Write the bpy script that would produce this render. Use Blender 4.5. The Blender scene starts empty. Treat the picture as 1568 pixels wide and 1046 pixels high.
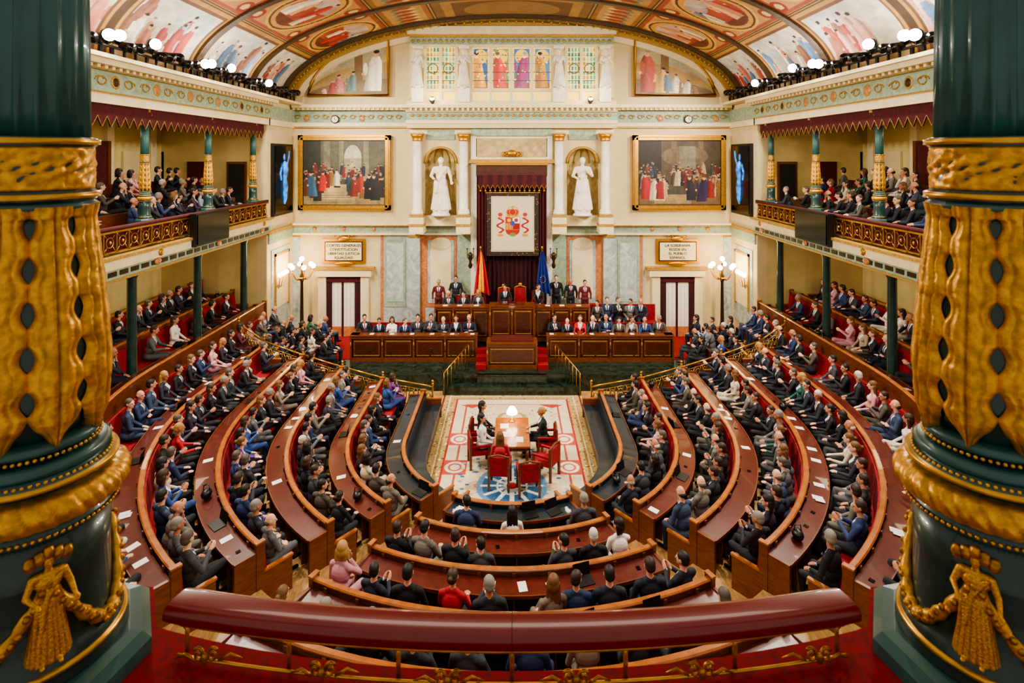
import bpy, math, random, numpy as np
from mathutils import Vector, Matrix
random.seed(7); rng=np.random.default_rng(7)
F=871.0; CX=785.0; HY=240.0; ZC=8.8
def px(x,Y): return (x-CX)*Y/F
def pz(y,Y): return ZC-(y-HY)*Y/F
sc=bpy.context.scene
def lin(h):
    h=h.lstrip('#'); o=[]
    for i in (0,2,4):
        c=int(h[i:i+2],16)/255; o.append(c/12.92 if c<=.04045 else ((c+.055)/1.055)**2.4)
    return o
# ---------------------------------------------------------------- materials
def base(name):
    m=bpy.data.materials.new(name); m.use_nodes=True
    return m,m.node_tree,m.node_tree.nodes['Principled BSDF']
def M(name,col,rough=.5,metal=0,var=.15,scale=6,emit=0,bump=0,col2=None,kind='noise',stretch=None,coat=0,point=False):
    m,nt,b=base(name); c=lin(col); N=nt.nodes; L=nt.links
    b.inputs['Roughness'].default_value=rough; b.inputs['Metallic'].default_value=metal
    if coat: b.inputs['Coat Weight'].default_value=coat
    tc=N.new('ShaderNodeTexCoord'); mp=N.new('ShaderNodeMapping'); L.new(tc.outputs['Object'],mp.inputs[0])
    if stretch: mp.inputs['Scale'].default_value=stretch
    t=N.new('ShaderNodeTexNoise'); t.inputs['Scale'].default_value=scale; t.inputs['Detail'].default_value=5
    if kind=='marble': t.inputs['Distortion'].default_value=2.5; t.inputs['Detail'].default_value=8
    L.new(mp.outputs[0],t.inputs['Vector'])
    r=N.new('ShaderNodeValToRGB'); L.new(t.outputs['Fac'],r.inputs[0])
    c2=lin(col2) if col2 else [min(1,x*(1+var)) for x in c]
    c1=[x*(1-var) for x in c] if not col2 else c
    r.color_ramp.elements[0].position=.35; r.color_ramp.elements[1].position=.65
    r.color_ramp.elements[0].color=(*c1,1); r.color_ramp.elements[1].color=(*c2,1)
    out=r.outputs[0]
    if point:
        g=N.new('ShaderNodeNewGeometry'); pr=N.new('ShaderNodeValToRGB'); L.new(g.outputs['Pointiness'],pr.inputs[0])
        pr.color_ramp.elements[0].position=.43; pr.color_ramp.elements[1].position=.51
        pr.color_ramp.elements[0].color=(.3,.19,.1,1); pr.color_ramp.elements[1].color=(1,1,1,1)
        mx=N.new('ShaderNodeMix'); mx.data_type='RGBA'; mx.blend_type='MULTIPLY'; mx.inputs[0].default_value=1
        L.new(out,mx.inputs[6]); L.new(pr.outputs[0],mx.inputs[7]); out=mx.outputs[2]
    L.new(out,b.inputs['Base Color'])
    if emit:
        L.new(r.outputs[0],b.inputs['Emission Color']); b.inputs['Emission Strength'].default_value=emit
    if bump:
        bp=N.new('ShaderNodeBump'); bp.inputs['Strength'].default_value=bump; bp.inputs['Distance'].default_value=.02
        L.new(t.outputs['Fac'],bp.inputs['Height']); L.new(bp.outputs[0],b.inputs['Normal'])
    return m
def Mattr(name,rough=.6,emit=0):
    m,nt,b=base(name); a=nt.nodes.new('ShaderNodeAttribute'); a.attribute_name='Col'
    nt.links.new(a.outputs['Color'],b.inputs['Base Color']); b.inputs['Roughness'].default_value=rough
    if emit: nt.links.new(a.outputs['Color'],b.inputs['Emission Color']); b.inputs['Emission Strength'].default_value=emit
    return m
def Mobj(name,mul=1,rough=.75):
    m,nt,b=base(name); o=nt.nodes.new('ShaderNodeObjectInfo'); mx=nt.nodes.new('ShaderNodeVectorMath'); mx.operation='SCALE'; mx.inputs['Scale'].default_value=mul
    nt.links.new(o.outputs['Color'],mx.inputs[0]); nt.links.new(mx.outputs[0],b.inputs['Base Color']); b.inputs['Roughness'].default_value=rough
    return m
def Mrand(name,stops,rough=.6):
    m,nt,b=base(name); o=nt.nodes.new('ShaderNodeObjectInfo'); r=nt.nodes.new('ShaderNodeValToRGB'); r.color_ramp.interpolation='CONSTANT'
    e=r.color_ramp.elements
    while len(e)<len(stops): e.new(.5)
    for k,(p,c) in enumerate(stops): e[k].position=p; e[k].color=(*lin(c),1)
    nt.links.new(o.outputs['Random'],r.inputs[0]); nt.links.new(r.outputs[0],b.inputs['Base Color']); b.inputs['Roughness'].default_value=rough
    return m
cream=M('cream_plaster','d3c091',.7,var=.06,scale=2)
creamL=M('cream_light','e0d0a4',.6,var=.06,scale=3)
yellowW=M('yellow_wall','cdb87c',.7,var=.07,scale=2)
gold=M('gilding','bd8730',.36,.75,var=.35,scale=40,bump=.3)
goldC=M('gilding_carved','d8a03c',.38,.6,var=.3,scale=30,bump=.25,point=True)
goldS=M('gilding_smooth','d6a548',.3,.8,var=.2,scale=12)
goldP=M('gold_paint','b08b42',.45,.35,var=.35,scale=25,bump=.3)
bronze=M('bronze','40301a',.4,.6,var=.3,scale=20)
greenD=M('green_lacquer','1b3a36',.3,0,var=.25,scale=8,coat=.4)
greenC=M('green_column','2f5c58',.35,0,var=.15,scale=8,coat=.3)
tealP=M('teal_pale','93a48c',.6,var=.2,scale=7)
blueM=M('marble_blue','929f9e',.35,kind='marble',scale=1.6,col2='c0c5bc')
greenM=M('marble_green','0e1711',.15,kind='marble',scale=2.2,col2='2a3a2f')
orangeM=M('marble_orange','a9623a',.35,kind='marble',scale=4,col2='c98555')
whiteM=M('marble_white','d9cfba',.4,kind='marble',scale=2,col2='ece3cf')
nicheM=M('niche_tan','b09a68',.6,var=.2,scale=5)
wood=M('wood_mahogany','451e0e',.35,var=.35,scale=5,stretch=(1,1,8),coat=.3)
woodO=M('wood_oak_rim','9c5a26',.3,var=.2,scale=6,coat=.5)
woodM=M('wood_oak','683515',.4,var=.25,scale=5,stretch=(1,1,5),coat=.2)
woodF=M('wood_floor','a98350',.5,var=.25,scale=4,stretch=(6,1,1))
desk=M('desk_leather','572019',.3,var=.2,scale=10,coat=.5)
navy=M('navy_leather','15242f',.35,var=.2,scale=8,coat=.3)
black=M('black_metal','0c0c0e',.4,var=.1)
red=M('red_velvet','8a0e1a',.85,var=.3,scale=14,bump=.15)
redD=M('dark_red_velvet','4a0a12',.85,var=.3,scale=10)
redP=M('red_leather_pad','7c181b',.27,var=.08,scale=5,coat=.5)
redC=M('red_carpet','8a0e14',.95,var=.3,scale=30)
curt=M('maroon_curtain','360910',.9,var=.35,scale=3,stretch=(9,9,.4))
white=M('white_paper','e6e2da',.6,var=.03)
dark=M('dark_interior','1a1512',.8)
brass=M('brass','bb8c38',.28,.85,var=.2)
glow=M('lamp_glow','ffe2b0',.5,var=0,emit=22)
glowS=M('spot_glow','fff8ee',.5,var=0,emit=120)
screenB=M('screen_black','05060a',.15,var=.1)
blueGlow=M('screen_blue','2a70c0',.5,var=.6,scale=5,emit=.9)
attrM=Mattr('painted',.5); attrE=Mattr('stained_glass',.3,.9); carpetM=Mattr('carpet_pile',.95); fresM=Mattr('fresco',.8)
suit=Mobj('suit_cloth'); trous=Mobj('trouser_cloth',.8); trous2=M('trouser_dark','14161c',.8,var=.1)
skin=Mrand('skin',[(0,'cf967a'),(.3,'bf8568'),(.6,'dcaa8f'),(.8,'ad7556')],.5)
hairM=Mrand('hair_mix',[(0,'140e0a'),(.36,'2e1d12'),(.6,'50473f'),(.78,'807a72'),(.92,'bab5ad')])
hairF=Mrand('hair_f',[(0,'1a0f09'),(.34,'3a2412'),(.64,'684524'),(.84,'a37b45')])
shirt=M('shirt_white','d3d8e2',.7,var=.03); tieM=Mrand('tie',[(0,'6b1020'),(.3,'152a5a'),(.6,'1a1a1e'),(.8,'7a2430')])
shoe=M('shoe_black','0a0908',.3); eyeM=M('eye_dark','1a1210',.2); lipM=M('lips','8a4038',.5)
# ---------------------------------------------------------------- mesh builder
class MB:
    def __init__(s): s.v=[];s.f=[];s.m=[];s.s=[];s.mats=[]
    def mi(s,mat):
        if mat not in s.mats: s.mats.append(mat)
        return s.mats.index(mat)
    def add(s,vs,fs,mat,smooth=False):
        o=len(s.v); s.v.extend([tuple(v) for v in vs]); k=s.mi(mat)
        for f in fs: s.f.append(tuple(i+o for i in f)); s.m.append(k); s.s.append(smooth)
    def box(s,x0,x1,y0,y1,z0,z1,mat,R=None):
        vs=[(x,y,z) for z in (z0,z1) for y in (y0,y1) for x in (x0,x1)]
        if R is not None: vs=[R@Vector(v) for v in vs]
        s.add(vs,[(0,2,3,1),(4,5,7,6),(0,1,5,4),(2,6,7,3),(0,4,6,2),(1,3,7,5)],mat)
    def lathe(s,prof,c,mat,n=16,rf=None,smooth=True,sx=1,sy=1):
        vs=[];fs=[]
        for j,(r,z) in enumerate(prof):
            for i in range(n):
                a=2*math.pi*i/n; rr=r*(rf(a,z) if rf else 1)
                vs.append((c[0]+sx*rr*math.cos(a),c[1]+sy*rr*math.sin(a),c[2]+z))
        for j in range(len(prof)-1):
            for i in range(n):
                i2=(i+1)%n; fs.append((j*n+i,j*n+i2,(j+1)*n+i2,(j+1)*n+i))
        fs.append(tuple(range(n-1,-1,-1))); k=(len(prof)-1)*n; fs.append(tuple(range(k,k+n)))
        s.add(vs,fs,mat,smooth)
    def tube(s,pts,r,mat,n=6,closed=False,smooth=True):
        P=[Vector(p) for p in pts]; m=len(P); vs=[];fs=[]; up=None
        for i in range(m):
            a=P[(i-1)%m] if (closed or i>0) else P[i]; b=P[(i+1)%m] if (closed or i<m-1) else P[i]
            t=(b-a)
            if t.length<1e-9: t=Vector((0,0,1))
            t.normalize()
            if up is None: up=Vector((0,0,1)) if abs(t.z)<.9 else Vector((1,0,0))
            u=up-t*up.dot(t)
            if u.length<1e-4: u=Vector((1,.3,0))-t*Vector((1,.3,0)).dot(t)
            u.normalize(); up=u; w=t.cross(u); rr=r[i] if isinstance(r,(list,tuple)) else r
            for k in range(n):
                q=2*math.pi*k/n; vs.append(P[i]+u*rr*math.cos(q)+w*rr*math.sin(q))
        for i in range(m if closed else m-1):
            j=(i+1)%m
            for k in range(n):
                k2=(k+1)%n; fs.append((i*n+k,i*n+k2,j*n+k2,j*n+k))
        if not closed: fs.append(tuple(range(n-1,-1,-1))); fs.append(tuple(range((m-1)*n,m*n)))
        s.add(vs,fs,mat,smooth)
    def sph(s,c,r,mat,n=10,R=None):
        if not isinstance(r,(list,tuple)): r=(r,r,r)
        h=max(4,n//2+1); vs=[];fs=[]
        for j in range(1,h):
            p=math.pi*j/h
            for i in range(n):
                a=2*math.pi*i/n; vs.append(Vector((r[0]*math.sin(p)*math.cos(a),r[1]*math.sin(p)*math.sin(a),r[2]*math.cos(p))))
        vs.append(Vector((0,0,r[2]))); vs.append(Vector((0,0,-r[2]))); T=len(vs)-2
        for j in range(h-2):
            for i in range(n):
                i2=(i+1)%n; fs.append((j*n+i,(j+1)*n+i,(j+1)*n+i2,j*n+i2))
        for i in range(n):
            i2=(i+1)%n; fs.append((T,i,i2)); fs.append((T+1,(h-2)*n+i2,(h-2)*n+i))
        if R is not None: vs=[R@v for v in vs]
        s.add([v+Vector(c) for v in vs],fs,mat,True)
    def polyY(s,pts,y0,y1,mat):
        n=len(pts); vs=[(p[0],y0,p[1]) for p in pts]+[(p[0],y1,p[1]) for p in pts]
        fs=[tuple(range(n)),tuple(range(2*n-1,n-1,-1))]+[(i,i+n,(i+1)%n+n,(i+1)%n) for i in range(n)]
        s.add(vs,fs,mat)
    def polyZ(s,pts,z0,z1,mat):
        n=len(pts); vs=[(p[0],p[1],z0) for p in pts]+[(p[0],p[1],z1) for p in pts]
        fs=[tuple(range(n-1,-1,-1)),tuple(range(n,2*n))]+[(i,(i+1)%n,(i+1)%n+n,i+n) for i in range(n)]
        s.add(vs,fs,mat)
    def mesh(s,name):
        me=bpy.data.meshes.new(name); me.from_pydata(s.v,[],s.f)
        for m in s.mats: me.materials.append(m)
        me.polygons.foreach_set('material_index',s.m); me.polygons.foreach_set('use_smooth',s.s); me.update()
        return me
    def obj(s,name,parent=None,loc=None):
        o=bpy.data.objects.new(name,s.mesh(name)); sc.collection.objects.link(o)
        if parent: o.parent=parent
        if loc: o.location=loc
        return o
def link(me,name,loc,rz=0,scale=1,parent=None):
    o=bpy.data.objects.new(name,me); sc.collection.objects.link(o); o.location=loc; o.rotation_euler=(0,0,rz)
    o.scale=(scale,)*3 if not isinstance(scale,(tuple,list)) else scale
    if parent: o.parent=parent
    return o
# ---------------------------------------------------------------- painted canvases (vertex colour)
class CV:
    def __init__(s,w,h,A,bg):
        s.w,s.h,s.A=w,h,A; s.a=np.ones((h,w,3))*np.array(lin(bg))
        s.X,s.Y=np.meshgrid(np.linspace(0,A,w),np.linspace(0,1,h))
    def put(s,mask,col,al=1): s.a[mask]=s.a[mask]*(1-al)+np.array(lin(col))*al
    def el(s,cx,cy,rx,ry,col,al=1): s.put(((s.X-cx)/rx)**2+((s.Y-cy)/ry)**2<1,col,al)
    def rect(s,x0,x1,y0,y1,col,al=1): s.put((s.X>=x0)&(s.X<=x1)&(s.Y>=y0)&(s.Y<=y1),col,al)
    def frame(s,x0,x1,y0,y1,t,col):
        s.rect(x0,x1,y0,y0+t,col); s.rect(x0,x1,y1-t,y1,col); s.rect(x0,x0+t,y0,y1,col); s.rect(x1-t,x1,y0,y1,col)
    def ring(s,cx,cy,r,t,col,k=1): d=np.sqrt(((s.X-cx)/k)**2+(s.Y-cy)**2); s.put(abs(d-r)<t/2,col)
    def noise(s,amp,n):
        m=max(2,int(n*s.h/s.w)); g=rng.random((m+1,n+1)); yi=np.linspace(0,m-.001,s.h); xi=np.linspace(0,n-.001,s.w)
        y0=yi.astype(int); x0=xi.astype(int); fy=(yi-y0)[:,None]; fx=(xi-x0)[None]
        v=g[y0][:,x0]*(1-fy)*(1-fx)+g[y0+1][:,x0]*fy*(1-fx)+g[y0][:,x0+1]*(1-fy)*fx+g[y0+1][:,x0+1]*fy*fx
        s.a*=(1+amp*(2*v-1))[...,None]
    def fig(s,x,y,h,col,sk='d8a27a'):
        w=h*.17; ln=random.uniform(-.14,.14)
        def cxl(Y): return x+(Y-y)*ln
        t=np.clip((s.Y-y)/(h*.84),0,1); wd=w*(1.15-.35*t-.5*np.clip(t-.82,0,1)*4)
        m=(s.Y>y)&(s.Y<y+h*.84)&(abs(s.X-cxl(s.Y))<wd); s.put(m,col)
        sh=np.clip((s.X-cxl(s.Y))/(wd+1e-6),-1,1); s.a[m]*=(1+.45*sh[m]+.15*np.sin(s.X[m]*14/h*2))[:,None]
        q=random.choice((-1,1)); s.el(x+q*w*.9,y+h*.56,w*.3,h*.16,col); s.el(x+q*w*1.2,y+h*.44,w*.2,w*.22,sk)
        hx=x+h*.84*ln; s.el(hx,y+h*.9,h*.06,h*.085,sk); s.el(hx-q*.01*h,y+h*.955,h*.065,h*.045,random.choice(['2a1a10','5a4630','1c1410','8a8070']))
    def obj(s,name,fn,mat,parent=None):
        U,V=np.meshgrid(np.linspace(0,1,s.w),np.linspace(0,1,s.h)); P=fn(U,V)
        P=np.stack(P,-1).reshape(-1,3); h,w=s.h,s.w
        i=np.arange(h*w).reshape(h,w); q=np.stack([i[:-1,:-1],i[:-1,1:],i[1:,1:],i[1:,:-1]],-1).reshape(-1,4)
        me=bpy.data.meshes.new(name); me.from_pydata(P.tolist(),[],q.tolist())
        at=me.color_attributes.new(name='Col',type='FLOAT_COLOR',domain='POINT')
        c=np.ones((h*w,4),dtype=np.float32); c[:,:3]=np.clip(s.a.reshape(-1,3),0,1); at.data.foreach_set('color',c.ravel())
        me.materials.append(mat); me.update()
        o=bpy.data.objects.new(name,me); sc.collection.objects.link(o)
        if parent: o.parent=parent
        return o
def flatpanel(x0,x1,y0,y1,Y):
    X0,X1=px(x0,Y),px(x1,Y); Z0,Z1=pz(y1,Y),pz(y0,Y)
    return lambda U,V:(X0+(X1-X0)*U,U*0+Y,Z0+(Z1-Z0)*V)
def empty(name,loc=(0,0,0)):
    e=bpy.data.objects.new(name,None); sc.collection.objects.link(e); e.location=loc; return e
# ================================================================= ROOM
WY=26.0
b=MB(); b.box(-10.4,10.4,WY,WY+.3,-.2,15.4,cream); b.obj('wall_back')
def wb(mb,x0,x1,y0,y1,mat,d1,d0=0):
    Y=WY-d1; mb.box(px(x0,Y),px(x1,Y),Y,WY-d0,pz(y1,Y),pz(y0,Y),mat)
def mir(mb,x0,x1,*a):
    wb(mb,x0,x1,*a); wb(mb,1569-x1,1569-x0,*a)
# vault fresco
AX,AB,ZS=10.2,3.85,11.2
VW,VH=760,520
cv=CV(VW,VH,2.2,'a8824c')
def paste(sub,xa,xb,ya,yb,right):
    i0,i1=int(xa/2.2*VW),int(xb/2.2*VW); j0,j1=int(ya*VH),int(yb*VH)
    hh,ww=i1-i0,j1-j0; a=sub.a
    ii=(np.linspace(0,sub.h-1,hh)).astype(int); jj=(np.linspace(0,sub.w-1,ww)).astype(int)
    s_=a[ii][:,jj].transpose(1,0,2)
    if right: cv.a[j0:j1,VW-i1:VW-i0]=s_[:,::-1]
    else: cv.a[j0:j1,i0:i1]=s_
def scene(w,h,A,bg,n,pal,fh=.5,gr='9a8058'):
    c=CV(w,h,A,bg); c.el(A*.3,.9,A*.4,.25,'e2dccb',.5); c.el(A*.75,.8,A*.3,.2,'b9c2c0',.5); c.rect(0,A,0,.22,gr); c.noise(.2,8)
    for i in range(n):
        c.fig(A*(.06+.88*random.random()),.05+.25*(1-i/n)+.1*random.random(),fh*random.uniform(.6,1.1),random.choice(pal),'d9a98a')
    c.noise(.12,30); return c
pal1=['b8705e','d3a08a','8fa3b8','e6dcc8','a8453a','c98a5a','5f7a96','c9b48a','93604a']
NB=5
for k in range(NB):
    y0=k/NB; ly=1/NB
    for sd in (0,1):
        f=(lambda x:x) if sd==0 else (lambda x:2.2-x)
        def rc(a,bb,c,d,col,al=1):
            xs=sorted((f(a),f(bb))); cv.rect(xs[0],xs[1],c,d,col,al)
        rc(.015,.375,y0+.008,y0+ly-.008,'b98a44'); rc(.03,.36,y0+.014,y0+ly-.014,'6e4a28')
        paste(scene(150,110,1.5,'c4bba6',9,pal1,.62),.04,.35,y0+.018,y0+ly-.018,sd)
        rc(.395,.70,y0+.008,y0+ly-.008,'9c4a2e'); rc(.41,.685,y0+.016,y0+ly-.016,'bd8a4e')
        for q in (-1,1):
            for p in (-1,1):
                cv.el(f(.547+q*.11),y0+ly/2+p*.078,.03,.015,'8a3a26'); cv.el(f(.547+q*.11),y0+ly/2+p*.078,.016,.008,'d9b878')
        cx=f(.547); cy=y0+ly/2; cv.el(cx,cy,.14,.075,'d9ae58'); cv.el(cx,cy,.13,.069,'5a3018'); cv.el(cx,cy,.122,.064,'c99a4a')
        sub=scene(90,90,1,'a34a34',5,['d3c3a0','4f7590','b83a2a','d39a70','e8dcc4'],.7,'6e3a26')
        keep=cv.a.copy(); paste(sub,.547-.105,.547+.105,cy-.055,cy+.055,sd); mk=((cv.X-cx)/.105)**2+((cv.Y-cy)/.055)**2>1; cv.a[mk]=keep[mk]
        rc(.715,.86,y0+.008,y0+ly-.008,'8f6234'); rc(.73,.845,y0+.016,y0+ly-.016,'b08750')
        for t in range(7):
            yy=y0+.03+t*(ly-.06)/6; cv.el(f(.787),yy,.03,.008,'8a3f28'); cv.el(f(.76),yy+.01,.012,.005,'5f7a6a'); cv.el(f(.815),yy+.01,.012,.005,'d9b878')
        rc(.875,1.1,y0+.008,y0+ly-.008,'7a5a34'); rc(.9,1.1,y0+.022,y0+ly-.022,'a07c4a'); rc(.93,1.1,y0+.035,y0+ly-.035,'6b4c30')
    cv.el(1.1,y0+ly/2,.14,.06,'8f7048'); cv.rect(0,2.2,y0-.007,y0+.007,'4f3820')
for x in (.385,.707,.867):
    for xx in (x,2.2-x): cv.rect(xx-.007,xx+.007,0,1,'4f3820'); cv.rect(xx-.002,xx+.002,0,1,'c9a050')
cv.noise(.14,120)
def vault(U,V):
    a=math.pi*(1-U); return (AX*np.cos(a),6.2+V*(26.0-6.2),ZS+AB*np.sin(a))
cv.obj('ceiling',vault,fresM)
b=MB()
def rib(mb,y0,y1,a0,b0,a1,b1,mat,n=60):
    vs=[];fs=[]
    for i in range(n+1):
        t=math.pi*i/n
        for (a,bb,y) in ((a0,b0,y0),(a1,b1,y0),(a1,b1,y1),(a0,b0,y1)): vs.append((a*math.cos(t),y,ZS+bb*math.sin(t)))
    for i in range(n):
        for k in range(4): k2=(k+1)%4; fs.append((i*4+k,i*4+k2,(i+1)*4+k2,(i+1)*4+k))
    mb.add(vs,fs,mat)
ochre=M('rib_ochre','7d6230',.5,.2,var=.5,scale=14,bump=.3); brownG=M('rib_brown','4a361e',.5,.2,var=.4,scale=22)
rib(b,25.25,26,10.19,3.84,10.0,3.66,ochre); rib(b,25.6,26,10.0,3.66,9.8,3.48,goldP); rib(b,25.75,26,9.8,3.48,9.5,3.22,creamL)
rib(b,24.9,25.25,10.19,3.84,10.08,3.73,brownG)
for i in range(80):
    t=math.pi*(i+.5)/80; b.sph((9.98*math.cos(t),25.4,ZS+3.64*math.sin(t)),.055,goldP,6)
for yy in (22.04,18.08): rib(b,yy-.14,yy+.14,10.19,3.84,10.11,3.76,brownG)
b.obj('trim_vault_ribs')
b=MB(); b.box(-14.6,14.6,-1,26.4,-.3,-.02,woodF); b.obj('floor')
ONY=(13.2,13.55,14.9,17.3,17.65,18.9,21.8)
for s,nm in ((-1,'left'),(1,'right')):
    b=MB()
    def sb(x0,x1,y0,y1,z0,z1,mat): b.box(min(s*x0,s*x1),max(s*x0,s*x1),y0,y1,z0,z1,mat)
    sb(10,10.4,23.2,26,.3,11.2,cream); sb(10.4,14.4,23.2,23.5,.3,11.2,yellowW); sb(14.3,14.6,2,23.5,-.2,11.2,yellowW)
    for y in np.arange(5.5,23,2.4):
        sb(14.15,14.3,y,y+.35,6.2,10.2,creamL); sb(14.2,14.3,y+.9,y+1.9,6.9,9.0,cream)
    sb(14.12,14.3,18.6,19.8,6.8,9.2,redD); sb(14.05,14.3,18.45,18.6,6.8,9.35,woodM); sb(14.05,14.3,19.8,19.95,6.8,9.35,woodM)
    sb(10.8,11.6,23.12,23.2,6.6,8.6,woodM); sb(10.88,11.52,23.1,23.12,6.6,8.5,dark); sb(12.4,13.2,23.1,23.2,6.9,8.6,redD)
    b.obj('wall_'+nm)
    b=MB()
    sb(9.94,10,23.3,25.9,5.2,5.6,tealP); sb(9.9,10,23.2,26,5.6,5.75,goldP); sb(9.96,10,23.6,25.6,1.6,4.9,blueM); sb(9.93,10,23.9,25.3,2.4,4.6,creamL)
    sb(9.9,10,23.85,23.95,2.3,4.7,goldP); sb(9.9,10,25.25,25.35,2.3,4.7,goldP); sb(9.9,10,23.85,25.35,4.6,4.7,goldP)
    sb(9.9,10,23.2,26,10.1,10.35,creamL); sb(9.88,10,23.2,26,10.35,10.9,tealP)
    b.obj('trim_side_wall_'+nm)
    b=MB()
    sb(10,14.4,4,23.2,5.9,6.25,creamL); sb(9.75,10.1,4,23.2,6.02,6.3,creamL); sb(9.85,10.1,4,23.2,5.75,6.02,tealP)
    sb(9.7,10.1,4,23.2,6.26,6.34,goldP); sb(9.8,10.1,4,23.2,5.7,5.76,goldP)
    for y in np.arange(4.2,23,.42): sb(9.83,9.86,y,y+.3,5.83,5.95,bronze)
    for y in np.arange(5.9,23,3.3): b.sph((s*9.83,y,5.9),(.03,.16,.1),orangeM,10); b.sph((s*9.74,y,6.15),(.03,.12,.1),gold,8)
    sb(11.3,14.3,4,23.2,6.25,6.6,woodM); sb(12.3,14.3,4,23.2,6.6,6.95,woodM)
    b.obj('gallery_floor_'+nm)
    b=MB()
    sb(9.9,14.4,4,23.3,10.1,10.4,creamL); sb(9.86,10.2,4,23.3,10.38,10.9,tealP); sb(9.75,10.2,4,23.3,10.88,10.98,goldP); sb(9.55,10.3,4,23.3,10.98,11.12,creamL); sb(9.45,10.4,4,26,11.12,11.22,creamL)
    sb(9.88,10.0,4,23.3,10.34,10.4,goldP); sb(10.2,14.4,4,23.3,10.4,11.2,cream)
    for y in np.arange(5.0,23.2,.25): sb(9.65,9.8,y,y+.1,10.9,10.98,creamL)
    for y in np.arange(5.9,23,1.65):
        b.sph((s*9.86,y,10.64),(.03,.13,.13),orangeM if int(y)%2 else bronze,12); b.sph((s*9.86,y,10.64),(.02,.17,.17),goldP,12)
        for q in (-.5,.5): b.tube([(s*9.85,y+q+.22*math.cos(t)*(1-t/14)*(1 if q>0 else -1),10.64+.1*math.sin(t)) for t in np.linspace(0,9,18)],.018,goldP,4)
    b.obj('trim_entablature_'+nm)
    b=MB(); y=4.5
    while y<22.9:
        w=.33; vs=[(s*10.02,y,10.1),(s*10.02,y+w,10.1),(s*10.02,y+w,9.82),(s*10.04,y+w/2,9.55),(s*10.02,y,9.82)]
        b.add(vs+[(v[0]+s*.03,v[1],v[2]) for v in vs],[(0,1,2,3,4),(9,8,7,6,5),(0,5,6,1),(1,6,7,2),(2,7,8,3),(3,8,9,4),(4,9,5,0)],redD)
        b.tube([(s*10.01,y,9.81),(s*10.02,y+w/2,9.54),(s*10.01,y+w,9.81)],.008,goldP,4); y+=w
    b.obj('valance')
    b=MB()
    sb(10.0,10.03,4.5,23.1,6.38,6.95,redD)
    b.tube([(s*9.93,4.5,7.0),(s*9.93,23.1,7.0)],.06,redD,8); sb(9.88,9.98,4.5,23.1,6.9,6.95,brass); sb(9.9,9.96,4.5,23.1,6.4,6.44,brass)
    for y in np.arange(4.6,23,.46):
        sb(9.9,9.94,y-.015,y+.015,6.4,6.95,brass)
        b.tube([(s*9.92,y+.23+.13*math.cos(t),6.67+.13*math.sin(t)) for t in np.linspace(0,2*math.pi,11)[:-1]],.014,brass,4,True)
        for a,c in ((-1,-1),(1,1),(-1,1),(1,-1)): b.tube([(s*9.92,y+.23+a*.09,6.67+c*.09),(s*9.92,y+.23+a*.21,6.67+c*.24)],.012,brass,4)
        b.sph((s*9.91,y+.23,6.67),.045,brass,6)
    b.obj('gallery_railing')
    b=MB(); sb(9.6,9.8,17.3,19.3,6.05,7.05,black); sb(9.57,9.6,17.35,19.25,6.1,7.0,screenB); sb(9.8,9.9,18.1,18.5,6.4,6.6,black); b.obj('hanging_monitor')
    b=MB(); sb(9.86,9.99,23.55,25.6,6.3,9.35,black); sb(9.84,9.86,23.65,25.5,6.4,9.25,screenB)
    b.sph((s*9.84,24.6,8.78),(.02,.11,.15),blueGlow,10); b.tube([(s*9.845,24.6,8.62),(s*9.845,24.6,8.5),(s*9.845,24.62,8.25),(s*9.845,24.6,7.85),(s*9.845,24.6,7.5),(s*9.845,24.62,7.0),(s*9.845,24.6,6.75)],[.04,.14,.17,.11,.16,.12,.05],blueGlow,8)
    b.tube([(s*9.84,24.35,8.45),(s*9.84,24.15,8.1),(s*9.84,24.25,7.8)],.05,blueGlow,6); b.tube([(s*9.84,24.85,8.45),(s*9.84,25.05,8.75),(s*9.84,25.1,9.05)],.045,blueGlow,6)
    b.obj('wall_screen')
    for y in (22.4,19.1,15.8,12.5,9.2):
        b=MB(); b.lathe([(.2,2.2),(.2,2.3),(.13,2.5),(.12,5.4),(.2,5.6),(.22,5.7)],(s*10.56,y,0),greenD,14); b.obj('support_column')
    b=MB(); b.tube([(s*9.55,9,11.42),(s*9.55,25.0,11.42)],.035,black,6); k=0
    ys=[(y,False) for y in np.arange(9.4,25,.42)]+[(y,True) for y in ONY]
    for y,on in ys:
        k+=1; sb(9.52,9.58,y-.02,y+.02,11.2,11.45,black)
        ax=Vector((-s*1,.15*(-1)**k-.35,-.25)).normalized(); c=Vector((s*(9.5 if not on else 9.4),y,11.5+.14*on+.06*(k%3))); g=1.15 if on else 1
        if on: ax=Vector((-s*.75,-.65,-.2)).normalized()
        b.tube([c-ax*.18*g,c-ax*.1*g,c+ax*.16*g],[.07*g,.11*g,.13*g],black,12)
        b.tube([c+ax*.155*g,c+ax*.18*g],[.12*g,.12*g],glowS if on else screenB,12)
        if on:
            L=bpy.data.lights.new('spotlight_lamp','SPOT'); L.energy=1250; L.color=(1,.91,.78); L.spot_size=2.4; L.spot_blend=.7; L.shadow_soft_size=.12
            lo=bpy.data.objects.new('spotlight_lamp',L); sc.collection.objects.link(lo); lo.location=c+ax*.32
            d=Vector((-s*.75,(.5 if k%2 else -.1),-.75)).normalized(); lo.rotation_euler=d.to_track_quat('-Z','Y').to_euler()
            L2=bpy.data.lights.new('uplight_lamp','POINT'); L2.energy=42; L2.color=(1,.94,.86); L2.shadow_soft_size=.1
            lo=bpy.data.objects.new('uplight_lamp',L2); sc.collection.objects.link(lo); lo.location=c+ax*.4+Vector((0,0,.15))
    b.obj('spotlight_rail')
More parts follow.
